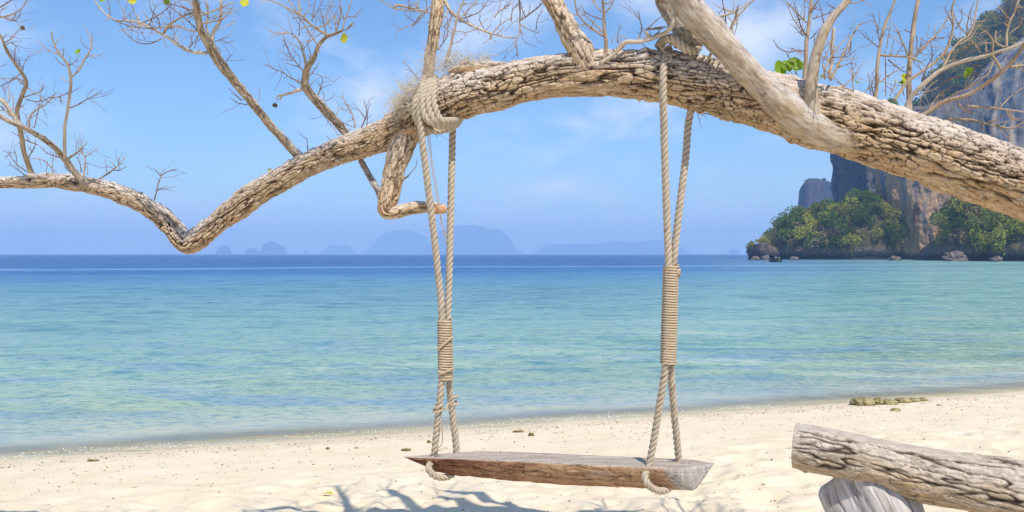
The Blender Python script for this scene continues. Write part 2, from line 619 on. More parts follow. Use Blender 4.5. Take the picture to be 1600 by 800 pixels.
# dark wave reflections painted into the body colour, in streaks along the troughs
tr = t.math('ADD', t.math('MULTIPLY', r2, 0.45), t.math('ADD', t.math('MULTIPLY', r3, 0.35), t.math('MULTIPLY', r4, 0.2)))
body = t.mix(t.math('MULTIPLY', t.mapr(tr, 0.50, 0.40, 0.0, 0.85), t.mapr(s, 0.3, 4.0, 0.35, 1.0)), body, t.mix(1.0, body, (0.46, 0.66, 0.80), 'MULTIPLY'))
# small ripples near by, chop farther off: dark and bright reflections painted as colour
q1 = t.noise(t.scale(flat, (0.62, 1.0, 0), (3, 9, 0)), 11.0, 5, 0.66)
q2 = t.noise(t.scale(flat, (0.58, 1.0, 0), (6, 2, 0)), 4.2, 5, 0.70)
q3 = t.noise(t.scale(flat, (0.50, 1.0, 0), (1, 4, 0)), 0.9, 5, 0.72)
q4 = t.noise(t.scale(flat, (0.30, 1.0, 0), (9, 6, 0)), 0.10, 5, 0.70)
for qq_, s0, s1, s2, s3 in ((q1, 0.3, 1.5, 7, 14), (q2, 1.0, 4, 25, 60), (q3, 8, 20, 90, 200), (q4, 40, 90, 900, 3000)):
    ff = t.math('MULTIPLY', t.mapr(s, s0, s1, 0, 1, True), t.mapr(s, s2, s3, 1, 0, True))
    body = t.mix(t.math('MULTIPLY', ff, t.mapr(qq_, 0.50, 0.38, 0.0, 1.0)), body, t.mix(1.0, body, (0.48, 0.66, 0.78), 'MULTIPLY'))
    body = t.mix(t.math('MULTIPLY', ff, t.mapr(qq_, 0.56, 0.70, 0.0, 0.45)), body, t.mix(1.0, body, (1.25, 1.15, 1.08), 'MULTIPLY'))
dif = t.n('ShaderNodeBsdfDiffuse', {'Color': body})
glo = t.n('ShaderNodeBsdfGlossy', {'Color': (0.88, 0.92, 0.90, 1), 'Roughness': 0.2, 'Normal': nrm})
fr = t.n('ShaderNodeFresnel', {'IOR': 1.33, 'Normal': nrm}).outputs[0]
frc = t.math('MULTIPLY', fr, 0.58)
srf = t.n('ShaderNodeMixShader', {0: frc, 1: dif.outputs[0], 2: glo.outputs[0]})
# the last metre of water is clear enough to show the wet sand
clr = t.n('ShaderNodeBsdfTransparent', {'Color': (0.96, 0.98, 0.94, 1)})
thin = t.n('ShaderNodeMixShader', {0: t.math('MULTIPLY', frc, 0.7), 1: clr.outputs[0], 2: glo.outputs[0]})
deep = t.mapr(t.math('ADD', s, t.math('MULTIPLY', t.math('SUBTRACT', sw1, 0.5), 0.5)), -0.05, 0.95, 0.0, 1.0, True)
fin = t.n('ShaderNodeMixShader', {0: deep, 1: thin.outputs[0], 2: srf.outputs[0]})
t.n('ShaderNodeOutputMaterial', {'Surface': fin.outputs[0]})
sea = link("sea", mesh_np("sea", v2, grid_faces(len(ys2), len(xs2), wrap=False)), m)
tag(sea, kind='structure')

# line of froth where the water meets the sand: many small bubbles, one object
jn = Join()
bmi = bmesh.new()
bmesh.ops.create_icosphere(bmi, subdivisions=1, radius=1.0)
icv = np.array([q.co[:] for q in bmi.verts])
icf = np.array([[q.index for q in f.verts] for f in bmi.faces])
bmi.free()
for k in range(1500):
    u = random.uniform(-5.0, 3.4)
    dn = random.gauss(0, 0.075) + 0.05 * math.sin(u * 3.1 + 1) + 0.03 * math.sin(u * 7.3)
    dens_k = 0.5 + 0.5 * math.sin(u * 2.1) * math.sin(u * 0.7 + 1)
    if random.random() > dens_k:
        continue
    tx, ty = SN[1], -SN[0]
    x = A0[0] + tx * (u + 4.5) + SN[0] * (0.16 + dn)
    y = A0[1] + ty * (u + 4.5) + SN[1] * (0.16 + dn)
    r_ = random.uniform(0.0015, 0.0052)
    jn.add(icv * (r_ * 1.8, r_, r_ * 0.6) + (x, y, max(0.001, float(sand_z(np.array([x]), np.array([y]))[0]))), [], icf)
m, t = new_mat("froth")
finish(t, (0.85, 0.86, 0.80, 1), 0.35, None, 0.5)
tag(link("froth", jn.mesh("froth"), m), kind='stuff')

# ------------------------------------------------------------------ rocks and terrain in the distance
def mat_rock(name, cols, red=0.0, streak=1.0, sc=1.0):
    m, t = new_mat(name)
    pos = t.n('ShaderNodeNewGeometry').outputs['Position']
    st = t.noise(t.scale(pos, (1, 1, 0.10)), 0.28 * sc, 6, 0.68, 0.6)
    st2 = t.noise(t.scale(pos, (1, 1, 0.16), (9, 3, 1)), 0.09 * sc, 4, 0.6)
    lump = t.noise(pos, 0.55 * sc, 6, 0.7)
    c = t.mix(t.mapr(st, 0.43, 0.57), cols[0], cols[1])
    c = t.mix(t.mapr(st2, 0.45, 0.58, 0, 0.85), c, cols[2])
    c = t.mix(t.mapr(lump, 0.52, 0.70, 0, 0.5), c, cols[3])
    if red:
        rn = t.noise(t.scale(pos, (1, 1, 0.7), (2, 8, 5)), 0.10 * sc, 3, 0.5)
        c = t.mix(t.mapr(rn, 0.50, 0.62, 0, red, True), c, (0.26, 0.10, 0.065))
    z = t.n('ShaderNodeSeparateXYZ', {0: pos}).outputs[2]
    c = t.mix(t.mapr(z, 0.8, 2.3, 0.9, 0.0, True), c, (0.018, 0.018, 0.022))    # black tidal band
    lump2 = t.noise(t.scale(pos, (1, 1, 0.5), (1, 5, 2)), 1.6 * sc, 6, 0.75)
    c = t.mix(t.mapr(lump2, 0.40, 0.58, 0.5, 0.0), c, tuple(0.35 * x for x in cols[3]))
    finish(t, c, 0.92, t.bump(t.math('ADD', lump2, t.math('ADD', lump, st)), 0.55, 0.9), 0.1)
    return m


M_CLIFFB = mat_rock("blue_grey_limestone", ((0.085, 0.10, 0.14), (0.16, 0.17, 0.20), (0.24, 0.19, 0.15), (0.06, 0.065, 0.085)), 0.25)
M_CLIFFO = mat_rock("ochre_limestone", ((0.20, 0.225, 0.29), (0.58, 0.385, 0.21), (0.62, 0.37, 0.19), (0.15, 0.145, 0.16)), 0.75, sc=1.3)
M_CLIFFS = mat_rock("streaked_limestone", ((0.075, 0.12, 0.22), (0.66, 0.50, 0.36), (0.09, 0.13, 0.21), (0.50, 0.41, 0.32)), 0.0, sc=0.8)
M_STACK = mat_rock("stack_limestone", ((0.045, 0.065, 0.10), (0.08, 0.10, 0.14), (0.12, 0.10, 0.10), (0.03, 0.045, 0.07)), 0.2, sc=0.5)
m, t = new_mat("wooded_ground")
pos = t.n('ShaderNodeNewGeometry').outputs['Position']
n1 = t.noise(pos, 0.5, 5, 0.65)
c = t.mix(t.mapr(n1, 0.35, 0.65), (0.05, 0.06, 0.025), (0.12, 0.095, 0.05))
z = t.n('ShaderNodeSeparateXYZ', {0: pos}).outputs[2]
n2 = t.noise(pos, 0.35, 3, 0.6)
rock = t.mix(t.mapr(t.noise(pos, 0.9, 5, 0.7), 0.35, 0.65), (0.08, 0.07, 0.07), (0.24, 0.17, 0.13))
c = t.mix(t.mapr(t.math('ADD', z, t.math('MULTIPLY', n2, 3.0)), 4.2, 6.0, 1, 0, True), c, rock)
c = t.mix(t.mapr(z, 0.8, 2.3, 0.9, 0.0, True), c, (0.018, 0.018, 0.022))
finish(t, c, 0.95, t.bump(t.noise(pos, 1.2, 5, 0.7), 0.8, 0.8), 0.1)
M_HILL = m


def rock_mass(name, cx, cy, rx, ry, top, mat, expo=3.0, batter=0.06, rough=1.0, nth=420, nv=110, undercut=0.0, dome=False, seed=0.0, xscale=1.0, rag=0.0):
    """a closed mass of rock standing on the sea bed.  top: list of (pixel x, pixel y) of its skyline, turned into heights at its own distance"""
    tpx = np.array([a for a, b in top], float)
    tpy = np.array([b for a, b in top], float)

    def htop(x, y):
        px = 800 + FPX * x / np.maximum(y, 1)
        return CAMZ - (np.interp(px, tpx, tpy) - 397.0) / FPX * y

    th = np.linspace(0, 2 * np.pi, nth, endpoint=False)
    ct, st = np.cos(th), np.sin(th)
    f = (np.abs(ct) ** expo + np.abs(st) ** expo) ** (-1 / expo)
    ex, ey = rx * f * ct, ry * f * st
    rows = []
    vs = np.linspace(0, 1, nv)
    for vv in vs:
        if dome:
            k = math.cos(vv * math.pi / 2) ** 0.75
        elif vv < 0.72:
            k = 1 - batter * vv / 0.72
        else:
            w = (vv - 0.72) / 0.28
            k = (1 - batter) * math.sqrt(max(0, 1 - w ** 2.6))
        x = cx + ex * k
        y = cy + ey * k
        H = htop(x, y)
        if dome:
            z = -2 + (H + 2) * math.sin(vv * math.pi / 2) ** 0.9
        elif vv < 0.72:
            z = -2 + (H * 0.93 + 2) * vv / 0.72
        else:
            z = H * (0.93 + 0.07 * math.sqrt(w))
        rows.append(np.stack([x, y, z], 1))
    v = np.vstack(rows)
    rad = v[:, :2] - (cx, cy)
    rl = np.linalg.norm(rad, axis=1)[:, None] + 1e-6
    rad = rad / rl
    q = v + seed
    n = 2.6 * fbm(q * (1 / 14, 1 / 14, 1 / 42), 3) + 1.5 * fbm(q * (1 / 5, 1 / 5, 1 / 14), 4) + 0.5 * fbm(q * (1 / 1.7, 1 / 1.7, 1 / 2.6), 3)
    rdg = 1 - np.abs(fbm(q * (1 / 9, 1 / 9, 1 / 30) + 7, 3)) * 2
    n = (n + 1.2 * rdg) * rough
    n *= sstep(0.4, 5.0, rl[:, 0])
    uc = -undercut * np.exp(-((v[:, 2] - 0.9) / 1.2) ** 2)
    v[:, :2] += rad * (n + uc)[:, None]
    v[:, 2] += sstep(1, 8, v[:, 2]) * rough * 0.7 * fbm(q / 3.0 + 3, 3)
    if rag:
        v[:, 2] += sstep(5, 60, v[:, 2]) * rag * fbm(q / (rag * 4.5) + 2, 4)
    qd = grid_faces(nv, nth)
    cen = len(v)
    v = np.vstack([v, [[cx, cy, v[-nth:, 2].mean()]]])
    j = np.arange(nth)
    tri = np.stack([(nv - 1) * nth + j, (nv - 1) * nth + (j + 1) % nth, np.full(nth, cen)], 1)
    o = link(name, mesh_np(name, v, qd, tri), mat)
    return o


def at_px(px, d):
    return (px - 800) / FPX * d


# sea stack far behind the headland
d = 900
stack = rock_mass("sea_stack", at_px(1276.5, d), d, 17.5, 16, [(1240, 302), (1250, 294), (1257, 284), (1270, 281), (1285, 281), (1296, 283), (1303, 291), (1312, 300)], M_STACK, 4.0, 0.10, 0.55, 300, 80)
# dark tower behind the headland wood
d = 345
tower = rock_mass("rock_tower", at_px(1415, d), d, 23.5, 22, [(1300, 185), (1330, 178), (1380, 170), (1440, 168), (1600, 100)], M_CLIFFB, 3.6, 0.05, 1.2, 420, 130, seed=4.0)
# big mountain wall on the right and the wooded top behind it
d = 400
wall = rock_mass("cliff_wall", at_px(1745, d), d, 82, 50, [(1440, 220), (1470, 195), (1500, 158), (1540, 112), (1600, 62), (1660, 20), (1800, -30), (2200, -60)], M_CLIFFS, 4.0, 0.02, 1.5, 560, 150, seed=9.0)
d = 470
mount = rock_mass("mountain", at_px(1800, d), d, 136, 60, [(1380, 240), (1425, 185), (1440, 162), (1465, 128), (1500, 92), (1530, 52), (1555, 38), (1580, 22), (1610, -25), (1700, -70), (2300, -90)], M_HILL, 2.6, 0.10, 1.2, 420, 100, seed=2.0)
# ochre buttress in the middle
d = 287
buttress = rock_mass("rock_buttress", at_px(1446, d), d, 10.6, 16, [(1380, 236), (1400, 226), (1430, 218), (1470, 216), (1500, 222), (1540, 262)], M_CLIFFO, 2.6, -0.06, 1.0, 460, 170, undercut=1.6, seed=13.0)
# wooded headland on the left and wooded slope on the right
hd_c = (at_px(1335, 292), 292)
head = rock_mass("headland", at_px(1297, 300), 300, 20.5, 26, [(1180, 384), (1200, 368), (1215, 356), (1240, 347), (1262, 343), (1300, 338), (1330, 326), (1370, 300), (1420, 285), (1480, 270)], M_HILL, 2.4, 0.30, 0.7, 420, 90, undercut=1.6, dome=True, seed=21.0)
slope = rock_mass("wooded_slope", at_px(1640, 238), 238, 32, 34, [(1440, 372), (1470, 352), (1490, 322), (1520, 312), (1580, 302), (1650, 280), (1800, 250)], M_HILL, 2.6, 0.30, 0.7, 420, 90, undercut=1.6, dome=True, seed=31.0)
islet = rock_mass("rock_islet", at_px(1192, 272), 272, 4.6, 4.2, [(1164, 396), (1170, 386), (1180, 381), (1195, 379), (1207, 385), (1213, 391), (1220, 398)], mat_rock("red_brown_limestone", ((0.075, 0.065, 0.075), (0.20, 0.15, 0.13), (0.34, 0.24, 0.17), (0.06, 0.05, 0.06)), 0.35, sc=2.2), 3.0, -0.05, 0.22, 260, 70, undercut=0.9, seed=41.0)
for o in (stack, tower, wall, mount, buttress, head, slope, islet):
    tag(o, kind='structure')

# faint islands on the horizon
m, t = new_mat("island_forest")
pos = t.n('ShaderNodeNewGeometry').outputs['Position']
finish(t, t.mix(t.mapr(t.noise(pos, 0.02, 4, 0.6), 0.35, 0.65), (0.03, 0.045, 0.02), (0.07, 0.075, 0.05)), 0.95, None, 0.05)
M_ISLE = m
for (d, cxp, wpx, top) in (
        (6400, 350, 24, [(338, 396), (340, 391), (344, 387), (349, 385), (353, 385), (357, 388), (361, 391), (363, 396)]),
        (6400, 392, 20, [(381, 396), (384, 391), (389, 388), (393, 387), (398, 388), (401, 391), (404, 396)]),
        (6400, 426, 46, [(402, 396), (408, 388), (413, 382), (419, 380), (425, 378), (431, 380), (437, 384), (443, 387), (448, 396)]),
        (7500, 477, 5, [(473, 397), (475, 394), (477, 392.5), (479, 394), (481, 397)]),
        (9200, 530, 56, [(500, 394), (508, 388), (515, 384.5), (530, 384), (545, 384.5), (552, 388), (560, 392)]),
        (9400, 628, 130, [(560, 391), (580, 380), (600, 366), (615, 361), (630, 359.5), (645, 362), (660, 368), (690, 386)]),
        (8200, 735, 172, [(645, 392), (660, 380), (680, 366), (700, 356), (720, 353.5), (737, 352.5), (752, 355), (765, 360), (778, 358.5), (790, 363), (805, 376), (822, 392)]),
        (8600, 890, 120, [(828, 392), (845, 384), (865, 381.5), (885, 382.5), (905, 381.5), (935, 383), (950, 390)]),
        (8400, 985, 205, [(880, 392), (905, 384), (930, 382), (945, 379.5), (958, 376), (975, 379), (990, 380.5), (1005, 377.5), (1020, 375.5), (1040, 377), (1060, 379), (1075, 383), (1087, 393)]),
        (7000, 1147, 16, [(1138, 396), (1141, 392), (1146, 390.5), (1150, 391), (1155, 395)])):
    hw = wpx / 2 / FPX * d
    o = rock_mass("distant_island", at_px(cxp, d), d, hw, min(hw, 220), top, M_ISLE, 2.0, 0.40, 6.0, 220, 60, rag=16.0 if wpx > 15 else 3.0)
    tag(o, kind='structure')


# ------------------------------------------------------------------ trees on the headland
def crown_mesh(name, seed, dry=False):
    rs = np.random.default_rng(seed)
    jn = Join()
    blobs = [(rs.normal(0, 0.55, 3) * (1, 1, 0.5) + (0, 0, 0.75), rs.uniform(0.38, 0.66)) for _ in range(9)]
    V = []
    for c, r in blobs:
        n = 130 if not dry else 45
        d = rs.normal(size=(n, 3))
        d /= np.linalg.norm(d, axis=1)[:, None]
        V.append(c + d * r * rs.uniform(0.72, 1.08, (n, 1)))
    ctr = np.vstack(V)
    n = len(ctr)
    a = rs.normal(size=(n, 3))
    a /= np.linalg.norm(a, axis=1)[:, None]
    b = np.cross(a, rs.normal(size=(n, 3)))
    b /= np.linalg.norm(b, axis=1)[:, None]
    sz = rs.uniform(0.06, 0.125, (n, 1))
    v = np.stack([ctr - a * sz, ctr + b * sz * 0.8, ctr + a * sz, ctr - b * sz * 0.8], 1).reshape(-1, 3)
    q = np.arange(4 * n).reshape(-1, 4)
    jn.add(v, q, [])
    # trunk and a few limbs
    for c, r in [((0, 0, 0.5), 0.06)] + [(bl[0], 0.03) for bl in blobs[:5]]:
        base = np.array((0, 0, -0.5 if r > 0.05 else 0.1))
        pts = catmull([base, (base + np.array(c)) / 2 + rs.normal(0, 0.05, 3), np.array(c)], 0.2)
        vv, qq, tt, _ = sweep(pts, np.linspace(r, r * 0.4, len(pts)), 5)
        jn.add(vv, qq, tt)
    return jn.mesh(name, smooth=False)


def mat_foliage(name, a, b):
    m, t = new_mat(name)
    obj = t.n('ShaderNodeTexCoord').outputs['Object']
    info = t.n('ShaderNodeObjectInfo').outputs['Random']
    n = t.noise(obj, 2.2, 3, 0.6)
    n2 = t.noise(obj, 11.0, 2, 0.6)
    c = t.mix(t.mapr(t.math('ADD', t.math('MULTIPLY', n, 0.6), t.math('MULTIPLY', n2, 0.4)), 0.35, 0.65), a, b)
    c = t.mix(t.math('MULTIPLY', info, 0.5), c, t.mix(1.0, c, (1.5, 1.15, 0.7), 'MULTIPLY'))
    info2 = t.math('FRACT', t.math('MULTIPLY', info, 7.31))
    c = t.mix(info2, t.mix(1.0, c, (0.66, 0.70, 0.7), 'MULTIPLY'), t.mix(1.0, c, (1.45, 1.55, 1.25), 'MULTIPLY'))
    d = t.n('ShaderNodeBsdfDiffuse', {'Color': c})
    tl = t.n('ShaderNodeBsdfTranslucent', {'Color': c})
    mx = t.n('ShaderNodeMixShader', {0: 0.3, 1: d.outputs[0], 2: tl.outputs[0]})
    t.n('ShaderNodeOutputMaterial', {'Surface': mx.outputs[0]})
    return m


FOL = {
    'dark green': mat_foliage("foliage_dark", (0.058, 0.105, 0.022), (0.14, 0.205, 0.045)),
    'olive green': mat_foliage("foliage_olive", (0.13, 0.155, 0.035), (0.31, 0.295, 0.075)),
    'yellow green': mat_foliage("foliage_yellow", (0.26, 0.27, 0.035), (0.46, 0.42, 0.08)),
    'dry grey brown': mat_foliage("foliage_dry", (0.17, 0.135, 0.09), (0.30, 0.235, 0.15)),
}
CROWNS = {}
for k, (kn, mt) in enumerate(FOL.items()):
    CROWNS[kn] = []
    for j in range(3):
        me = crown_mesh("tree_crown", 100 + 10 * k + j, kn.startswith('dry') and j > 0)
        me.materials.append(mt)
        CROWNS[kn].append(me)


def plant_on(o, n, dmin, size, where, weights, ymax_ny=0.25, zmin=3.0, pxmin=0, pxmax=3000, pymax=2000, sink=0.35):
    me = o.data
    nf = len(me.polygons)
    cen = np.zeros(nf * 3)
    nor = np.zeros(nf * 3)
    ar = np.zeros(nf)
    me.polygons.foreach_get('center', cen)
    me.polygons.foreach_get('normal', nor)
    me.polygons.foreach_get('area', ar)
    cen = cen.reshape(-1, 3)
    nor = nor.reshape(-1, 3)
    px = 800 + FPX * cen[:, 0] / cen[:, 1]
    py = 397 - FPX * (cen[:, 2] - CAMZ) / cen[:, 1]
    ok = (nor[:, 1] < ymax_ny) & (cen[:, 2] > zmin) & (px > pxmin) & (px < pxmax) & (py < pymax)
    p = np.where(ok, ar, 0)
    p /= p.sum()
    rs = np.random.default_rng(int(n * 7 + dmin * 100))
    cand = rs.choice(nf, size=n * 14, p=p)
    taken = []
    new = []
    kinds = list(weights)
    wts = np.array([weights[k] for k in kinds], float)
    wts /= wts.sum()
    for f in cand:
        c = cen[f]
        if any(abs(c[0] - q[0]) < dmin and np.linalg.norm(c - q) < dmin for q in taken):
            continue
        taken.append(c)
        kn = kinds[rs.choice(len(kinds), p=wts)]
        tr = bpy.data.objects.new("tree", CROWNS[kn][rs.integers(3)])
        COL.objects.link(tr)
        sc = size * rs.uniform(0.75, 1.3)
        tr.location = (c[0], c[1], c[2] - sink * sc * 0.3)
        tr.rotation_euler = (rs.normal(0, 0.12), rs.normal(0, 0.12), rs.uniform(0, 6.28))
        tr.scale = (sc, sc, sc * rs.uniform(0.85, 1.25))
        new.append((tr, kn, 800 + FPX * c[0] / c[1], 397 - FPX * (c[2] - CAMZ) / c[1]))
        if len(taken) >= n:
            break
    if new:
        xs_ = np.array([q[2] for q in new])
        ys_ = np.array([q[3] for q in new])
        xe = np.quantile(xs_, (0.25, 0.5, 0.75))
        ye = np.quantile(ys_, (0.33, 0.67))
        for tr, kn, px_, py_ in new:
            if len(new) > 20:
                xz = ("far left", "centre left", "centre right", "far right")[int(np.searchsorted(xe, px_))]
                yz = ("near the skyline", "halfway down", "low down")[int(np.searchsorted(ye, py_))]
                lab = f"{kn} tree {where}, {yz}, {xz}"
            else:
                lab = f"{kn} tree {where}"
            tag(tr, lab, "tree", f"trees {where}")
    return len(taken)


plant_on(head, 115, 2.6, 2.5, "on the headland", {'dark green': 5, 'olive green': 6, 'yellow green': 0.5, 'dry grey brown': 1.4}, zmin=3.2, pxmax=1402)
plant_on(slope, 75, 2.5, 2.5, "on the slope under the trunk", {'dark green': 3, 'olive green': 5, 'yellow green': 1.3, 'dry grey brown': 3}, zmin=2.8, pxmin=1472, pxmax=1625)
plant_on(mount, 95, 3.6, 3.8, "on the mountain top", {'dark green': 3, 'olive green': 6, 'dry grey brown': 2}, zmin=40, pxmin=1425, pxmax=1640, pymax=230, ymax_ny=0.6)
plant_on(tower, 5, 4.0, 2.4, "clinging to the dark rock tower", {'dark green': 2, 'olive green': 3}, zmin=20, pxmin=1370, pxmax=1420, pymax=310)
plant_on(islet, 7, 0.9, 0.85, "growing on the small rock islet at the headland tip", {'olive green': 3, 'yellow green': 2}, zmin=2.6, sink=0.2, ymax_ny=0.6)
plant_on(stack, 14, 2.2, 1.3, "on top of the far flat-topped sea stack", {'dark green': 3}, zmin=73, ymax_ny=0.9)

# ------------------------------------------------------------------ the leaning tree
TR_PX = [-260, 0, 300, 500, 680, 900, 1050, 1300, 1600, 2500]
TR_D = [4.15, 3.95, 3.82, 3.72, 3.60, 3.50, 3.45, 3.34, 3.20, 2.95]


def tdep(px):
    return float(np.interp(px, TR_PX, TR_D))


tree = thing("leaning_tree", (3.6, 2.97, 0.42), "old bare tree with a thick gnarled trunk arching low over the beach", "tree")


def bark_disp(twist, amp, plate=0.030, lump=0.02, fissure=1.0, stretch=1.9, cells=1.0):
    """long wavy fissures along the grain, thinner cracks across it, plates of uneven height between"""
    def f(q, th, s, rad):
        r = np.hypot(q[:, 0], q[:, 1])
        a = th + twist * s
        p = np.stack([r * np.cos(a), r * np.sin(a), s], 1)
        wv = np.stack([gn(p / 0.06), gn(p / 0.06 + 9), gn(p / 0.05 + 31)], 1)
        w = p + 0.010 * wv
        w2 = w + 0.004 * np.stack([gn(p / 0.016), gn(p / 0.016 + 9), gn(p / 0.016 + 31)], 1)
        patch = sstep(-0.30, 0.20, gn(p / (0.28, 0.28, 0.40) + 50))
        patch2 = sstep(-0.25, 0.25, gn(p / (0.16, 0.16, 0.22) + 70))
        big = fbm(p / (0.22, 0.22, 0.34), 3)
        mid = fbm(p / (0.045, 0.045, 0.09) + 3, 3)
        fine = fbm(p / (0.010, 0.010, 0.026) + 8, 2)
        k = plate / 0.030
        f1 = np.abs(fbm(w / (0.034 * k, 0.034 * k, 0.30 * k) + 5, 2))
        c1 = sstep(0.0, 0.12, f1)
        f2 = np.abs(fbm(w2 / (0.015 * k, 0.015 * k, 0.115 * k) + 15, 2))
        c2 = sstep(0.0, 0.10, f2)
        o = lump * big + amp * 0.55 * mid + amp * 0.26 * fine
        crk = 1 - (1 - c1) * fissure * 0.95
        crk = np.minimum(crk, 1 - (1 - c2) * fissure * (0.22 + 0.45 * patch2))
        o = o - amp * fissure * (1.25 * (1 - c1) + (0.35 + 0.4 * patch2) * (1 - c2))
        cw = abs(cells) * ((1 - sstep(0.08, 0.42, s)) if cells < 0 else 1.0)      # negative: plated only near the foot
        if cells != 0:
            d1, d2, idv = worley(w2 / (plate, plate, plate * stretch))
            e = d2 - d1
            c3 = sstep(0.0, 0.11, e)
            crk = np.minimum(crk, 1 - (1 - c3) * cw * (0.40 + 0.55 * patch))
            o = o + amp * cw * ((0.2 + 0.5 * patch) * (c3 - 1) + 0.6 * (idv - 0.5) * sstep(0.0, 0.3, e))
        else:
            idv = 0.5 + 0.7 * gn(p / 0.05 + 90)
        dc, _, ic = worley(p / (0.050 * k, 0.050 * k, 0.075 * k) + 3.3)      # loose flakes standing off
        o = o + amp * 1.1 * (ic > 0.76) * np.exp(-(dc / 0.24) ** 2) * min(1.0, fissure)
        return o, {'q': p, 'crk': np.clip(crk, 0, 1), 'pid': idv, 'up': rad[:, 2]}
    return f


placed = []        # (px, py, depth, radius, object) samples of everything that already grows


def note(c, r, o):
    for k in range(0, len(c), max(1, len(c) // 400)):
        x, y, z = c[k]
        placed.append((800 + FPX * x / y, 397 - FPX * (z - CAMZ) / y, y, r[k], o))


def px_path(rows, dep=None):
    """rows of (px, py, width px[, depth]) to centre-line + radius control points"""
    o = []
    for r in rows:
        d = r[3] if len(r) > 3 else dep(r[0])
        o.append([*P(r[0], r[1], d), r[2] / 2 / FPX * d])
    return np.array(o)


trunk_rows = [(-260, 308, 11), (-120, 292, 14), (0, 285, 18), (50, 283, 21), (100, 283, 23), (150, 292, 26), (180, 300, 27), (210, 312, 27), (240, 330, 28),
              (266, 351, 30), (282, 372, 34), (293, 381, 36), (307, 374, 36), (324, 361, 34), (350, 340, 34), (400, 303, 37), (448, 276, 38), (495, 251, 41), (555, 229, 44),
              (600, 211, 48), (638, 191, 58), (670, 170, 70), (700, 156, 75), (755, 141, 72), (830, 126, 65), (900, 117, 68), (1000, 117, 76), (1100, 133, 84),
              (1200, 156, 91), (1255, 173, 96), (1300, 186, 101), (1345, 200, 101), (1400, 217, 100), (1500, 250, 103), (1600, 286, 106), (1750, 340, 114), (1950, 425, 128), (2180, 550, 150),
              (2370, 720, 178), (2470, 880, 215), (2500, 1000, 290), (2505, 1120, 400)]
pts = px_path(trunk_rows, tdep)
cc = catmull(pts, 0.0033)
_px = 800 + FPX * cc[:, 0] / cc[:, 1]
_keep = ((_px > -25) & (_px < 1640)) | (np.arange(len(cc)) % 6 == 0)
_keep[[0, -1]] = True
cc = cc[_keep]                                   # coarser rings where nothing of it is seen
c, r = cc[:, :3], cc[:, 3]
c = c + 0.006 * np.stack([gn(c / 0.16 + 2), gn(c / 0.2 + 8), gn(c / 0.14 + 4)], 1)
ax = lambda q: q
base_f = bark_disp(0.5, 0.0105, 0.0245, 0.024)


_kr = np.random.default_rng(44)
KNOTS = [(_kr.uniform(0.6, 6.2), _kr.uniform(0, 2 * np.pi), _kr.uniform(0.016, 0.034)) for _ in range(46)]
fine_f = bark_disp(0.5, 0.0095, 0.0185, 0.011, 0.9, 1.5, 1.25)


def trunk_f(q, th, s, rad):
    rr = np.hypot(q[:, 0], q[:, 1])
    k = sstep(0.060, 0.085, rr)                    # finer, chunkier bark where the stem is thin
    o1, a1 = base_f(q, th, s, rad)
    o2, a2 = fine_f(q, th, s, rad)
    o2 = o2 * np.clip(rr / 0.05, 0.55, 1.0)
    kb, kc = 0, np.ones(len(s))
    for s0, t0, w in KNOTS:                        # old branch scars
        dt = (th - t0 + np.pi) % (2 * np.pi) - np.pi
        d2 = ((s - s0) ** 2 * 0.6 + (rr * dt) ** 2) / w ** 2
        kb = kb + w * (0.55 * np.exp(-d2) - 0.75 * np.exp(-d2 / 0.14))
        kc = np.minimum(kc, 1 - 0.9 * np.exp(-d2 / 0.10))
    o1, o2 = o1 + kb, o2 + kb * np.clip(rr / 0.06, 0.3, 1)
    a1['crk'], a2['crk'] = np.minimum(a1['crk'], kc), np.minimum(a2['crk'], kc)
    return o1 * k + o2 * (1 - k), {n: (a1[n] * (k[:, None] if a1[n].ndim == 2 else k) + a2[n] * (1 - (k[:, None] if a1[n].ndim == 2 else k))) for n in a1}


v, qd, tr, at = sweep(c, r, 208, trunk_f)
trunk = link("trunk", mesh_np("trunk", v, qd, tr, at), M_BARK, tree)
note(c, r, trunk)

# dead ridge of wood and a knot hole on top of the arch, swellings where limbs leave
def limb(name, rows, mat, dep=None, twist=0.4, amp=0.004, plate=0.026, lump=0.012, fissure=0.8, seg=44, step=0.006, cells=1.0, parent=None, wob=0.003, label=None):
    pts = px_path(rows, dep)
    cc = catmull(pts, step)
    c, r = cc[:, :3], cc[:, 3]
    c = c + wob * np.stack([gn(c / 0.07 + 2), gn(c / 0.09 + 8), gn(c / 0.06 + 4)], 1)
    kn = 1 + 0.10 * gn(c / 0.05 + 11)
    v, qd, tr, at = sweep(c, r * kn, seg, bark_disp(twist, amp, plate, lump, fissure, 1.9, cells))
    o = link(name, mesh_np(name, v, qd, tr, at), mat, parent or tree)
    note(c, r, o)
    if label:
        o['label'] = label
    return o


# ridge lying along the arch
limb("dead_ridge", [(700, 112, 12, 3.56), (730, 106, 22, 3.555), (760, 107, 24, 3.55), (800, 104, 20, 3.535), (840, 97, 18, 3.52), (872, 92, 16, 3.50), (896, 90, 10, 3.49)], M_BARK, amp=0.006, lump=0.010, label="grey dead ridge of wood along the top of the arch")
# hanging stub with its crooked end
stub = limb("broken_branch", [(637, 205, 44, 3.63), (627, 232, 42, 3.62), (617, 262, 36, 3.61), (612, 290, 34, 3.605), (606, 316, 32, 3.60), (605, 329, 27, 3.60), (618, 331, 22, 3.60), (640, 326, 21, 3.595), (670, 323, 19, 3.59), (694, 325, 14, 3.585)], M_BARK, amp=0.006, lump=0.008, seg=72, step=0.004, label="short broken branch hanging under the trunk with a sawn orange end")
